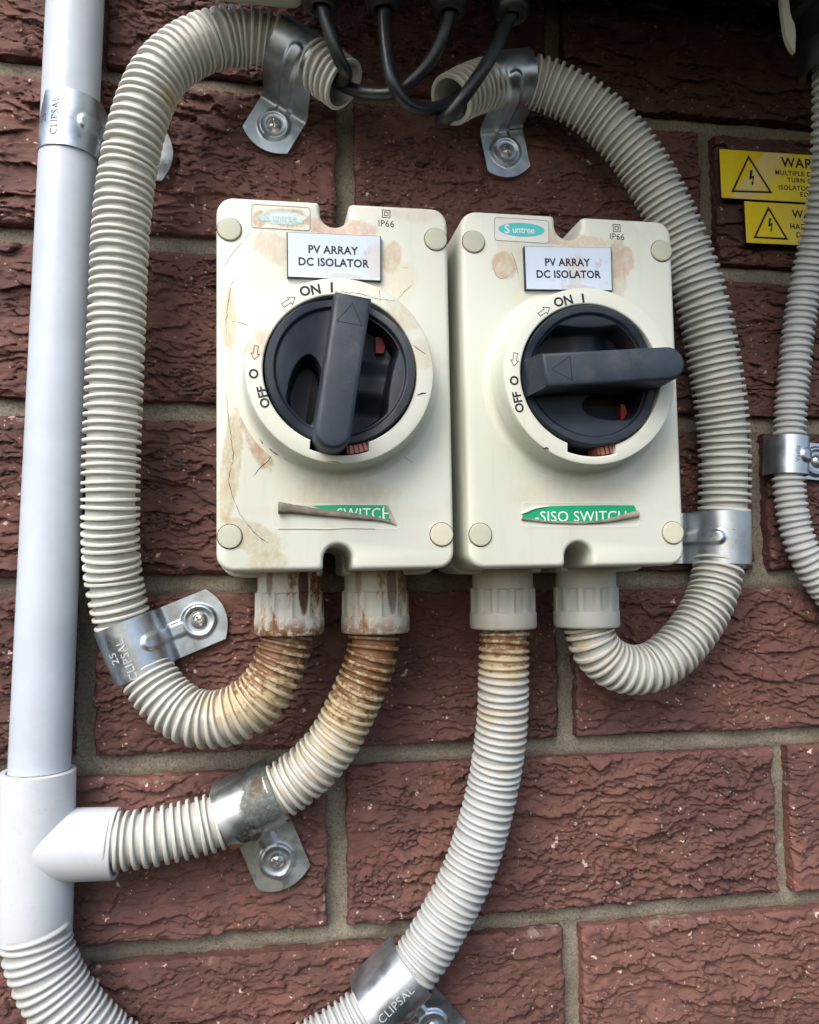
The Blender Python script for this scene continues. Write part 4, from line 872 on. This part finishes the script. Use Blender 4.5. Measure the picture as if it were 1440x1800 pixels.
# ------------------------------------------------------------------ inverter overhead with cable glands and cables
ZI = 400.0
inv = thing('inverter', (200, -110, ZI), 'dark bottom of the inverter hanging above the cable glands with a beige corner cover', 'inverter')
def boxgeo(x0, x1, y0, y1, z0, z1, bev=3):
    bm = bmesh.new(); bmesh.ops.create_cube(bm, size=1)
    for v in bm.verts: v.co = Vector(((x0 + x1) / 2 + v.co.x * (x1 - x0), (y0 + y1) / 2 + v.co.y * (y1 - y0), (z0 + z1) / 2 + v.co.z * (z1 - z0)))
    bmesh.ops.bevel(bm, geom=bm.edges[:], offset=bev, segments=3, affect='EDGES', profile=.6); bm.verts.index_update()
    V = [tuple(v.co) for v in bm.verts]; Fc = [[v.index for v in f.verts] for f in bm.faces]; bm.free(); return V, Fc
V, Fc = boxgeo(-56, 470, -265, -22, ZI + 6, ZI + 330, 6); mk('casing', V, Fc, M['inv'], inv, smooth=40)
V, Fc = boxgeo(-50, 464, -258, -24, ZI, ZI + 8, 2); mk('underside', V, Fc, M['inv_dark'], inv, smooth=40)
x0, z0 = at(342, 6, 60); x1, _ = at(533, 12, 50)
V, Fc = boxgeo(x0 - 4, x1, -84, -40, at(480, 15, 42)[1], ZI - .5, 6); mk('corner_cover', V, Fc, M['inv'], inv, smooth=40)
GC = [(563, 10, 58), (675, 14, 58), (790, 20, 58), (900, 26, 58)]
for (px, py, d) in GC:
    x, z = at(px, py, d); H_ = ZI - z
    def rm2(r, h_, a_): return r + (0.35 * (1 if int(a_ / (2 * math.pi) * 48) % 2 else -1) if (6.5 < h_ < H_ - 8 and r > 8) else 0)
    V, Fc = lathe([(3.2, 3), (3.4, -.5), (5.0, -1.6), (7.0, -1.0), (8.2, .6), (8.6, 3), (8.7, 6), (9.0, 7), (9.0, H_ - 7), (8.2, H_ - 6), (8.2, H_ - 4), (10.4, H_ - 4), (10.4, H_ - .2)], 96, (x, -d, z), 'z', rm2)
    mk('cable_entry', V, Fc[:, ::-1], M['black'], inv, smooth=35)
bx, bz = at(1440, 128, 58)
tag(mk('connector_gland', *[(lambda t: t[0])(lathe([(8.6, 6), (9.2, 0), (12, -1), (13.2, 2), (13.4, 14), (12, 16), (12, 30), (15.5, 32), (15.5, 52), (13, 54), (13, ZI - bz - .2)], 96, (bx + 4, -58, bz), 'z', lambda r, h_, a_: r + (.4 if (int(a_ / (2 * math.pi) * 40) % 2 and r > 13.3 and h_ > 30) else 0))), (lambda t: t[1][:, ::-1])(lathe([(1, 0)] * 11, 96))], M['black'], None, smooth=35),
    'large black cable connector in the top right corner above the thin conduit', 'connector')
# beige locking tab beside the connector
P = [at(*q, 74) for q in ((1373, -140), (1374, 0), (1377, 30), (1381, 58), (1386, 74), (1391, 84), (1398, 92), (1399, 60), (1397, 42), (1393, 34), (1389, 20), (1387, 0), (1388, -140))]
V, Fc = poly_plate(P, 71.5, 74); tag(mk('locking_tab', V, Fc, M['inv'], None, smooth=0), 'curved beige plastic tab beside the black connector at top right', 'plastic tab')
def cable(pts, r, label):
    C, s = path([(x, y, d, r) for x, y, d in pts]); seg = 20; V = []; ang = np.linspace(0, 2 * np.pi, seg, endpoint=False); n = len(C)
    for i in range(n):
        T, Nn, Bn = frame(C[min(n - 1, i + 1), :3] - C[max(0, i - 1), :3]); rr = r + np.where(np.abs((ang - .5)) < .17, .22, 0)
        V.append(C[i, :3] + np.outer(np.cos(ang) * rr, Nn) + np.outer(np.sin(ang) * rr, Bn))
    tag(mk('cable', np.vstack(V), gridfaces(n, seg, cv=True)[:, ::-1], M['cable'], None, smooth=180), label, 'cable', 'black cables under the inverter')
cable([(563, -14, 58), (566, 8, 58), (577, 48, 57), (594, 98, 54), (608, 128, 49), (600, 142, 38), (582, 134, 32), (560, 120, 28)], 3.0, 'leftmost black cable dropping into the upper left conduit mouth')
cable([(675, -10, 58), (676, 12, 58), (676, 42, 58), (680, 90, 58), (692, 148, 57), (715, 182, 54), (742, 192, 50), (775, 188, 44), (800, 178, 38), (830, 160, 32)], 3.1, 'second black cable from the left, swinging right into the other conduit mouth')
cable([(791, -4, 58), (792, 16, 58), (783, 50, 57), (761, 100, 54), (723, 144, 50), (688, 163, 46), (650, 164, 42), (618, 157, 38), (590, 142, 32), (566, 124, 28)], 3.0, 'third black cable from the left, curving back left behind the second one')
cable([(900, -2, 58), (899, 24, 58), (890, 42, 58), (870, 88, 58), (840, 136, 57), (808, 180, 54), (787, 206, 50), (776, 212, 43), (784, 196, 38), (812, 168, 33), (840, 155, 30)], 3.2, 'rightmost black cable slanting down left across the right conduit mouth')
print('objects', len(bpy.data.objects), 'tris', sum(len(o.data.loop_triangles) or sum(len(p.vertices) - 2 for p in o.data.polygons) for o in bpy.data.objects if o.type == 'MESH'))
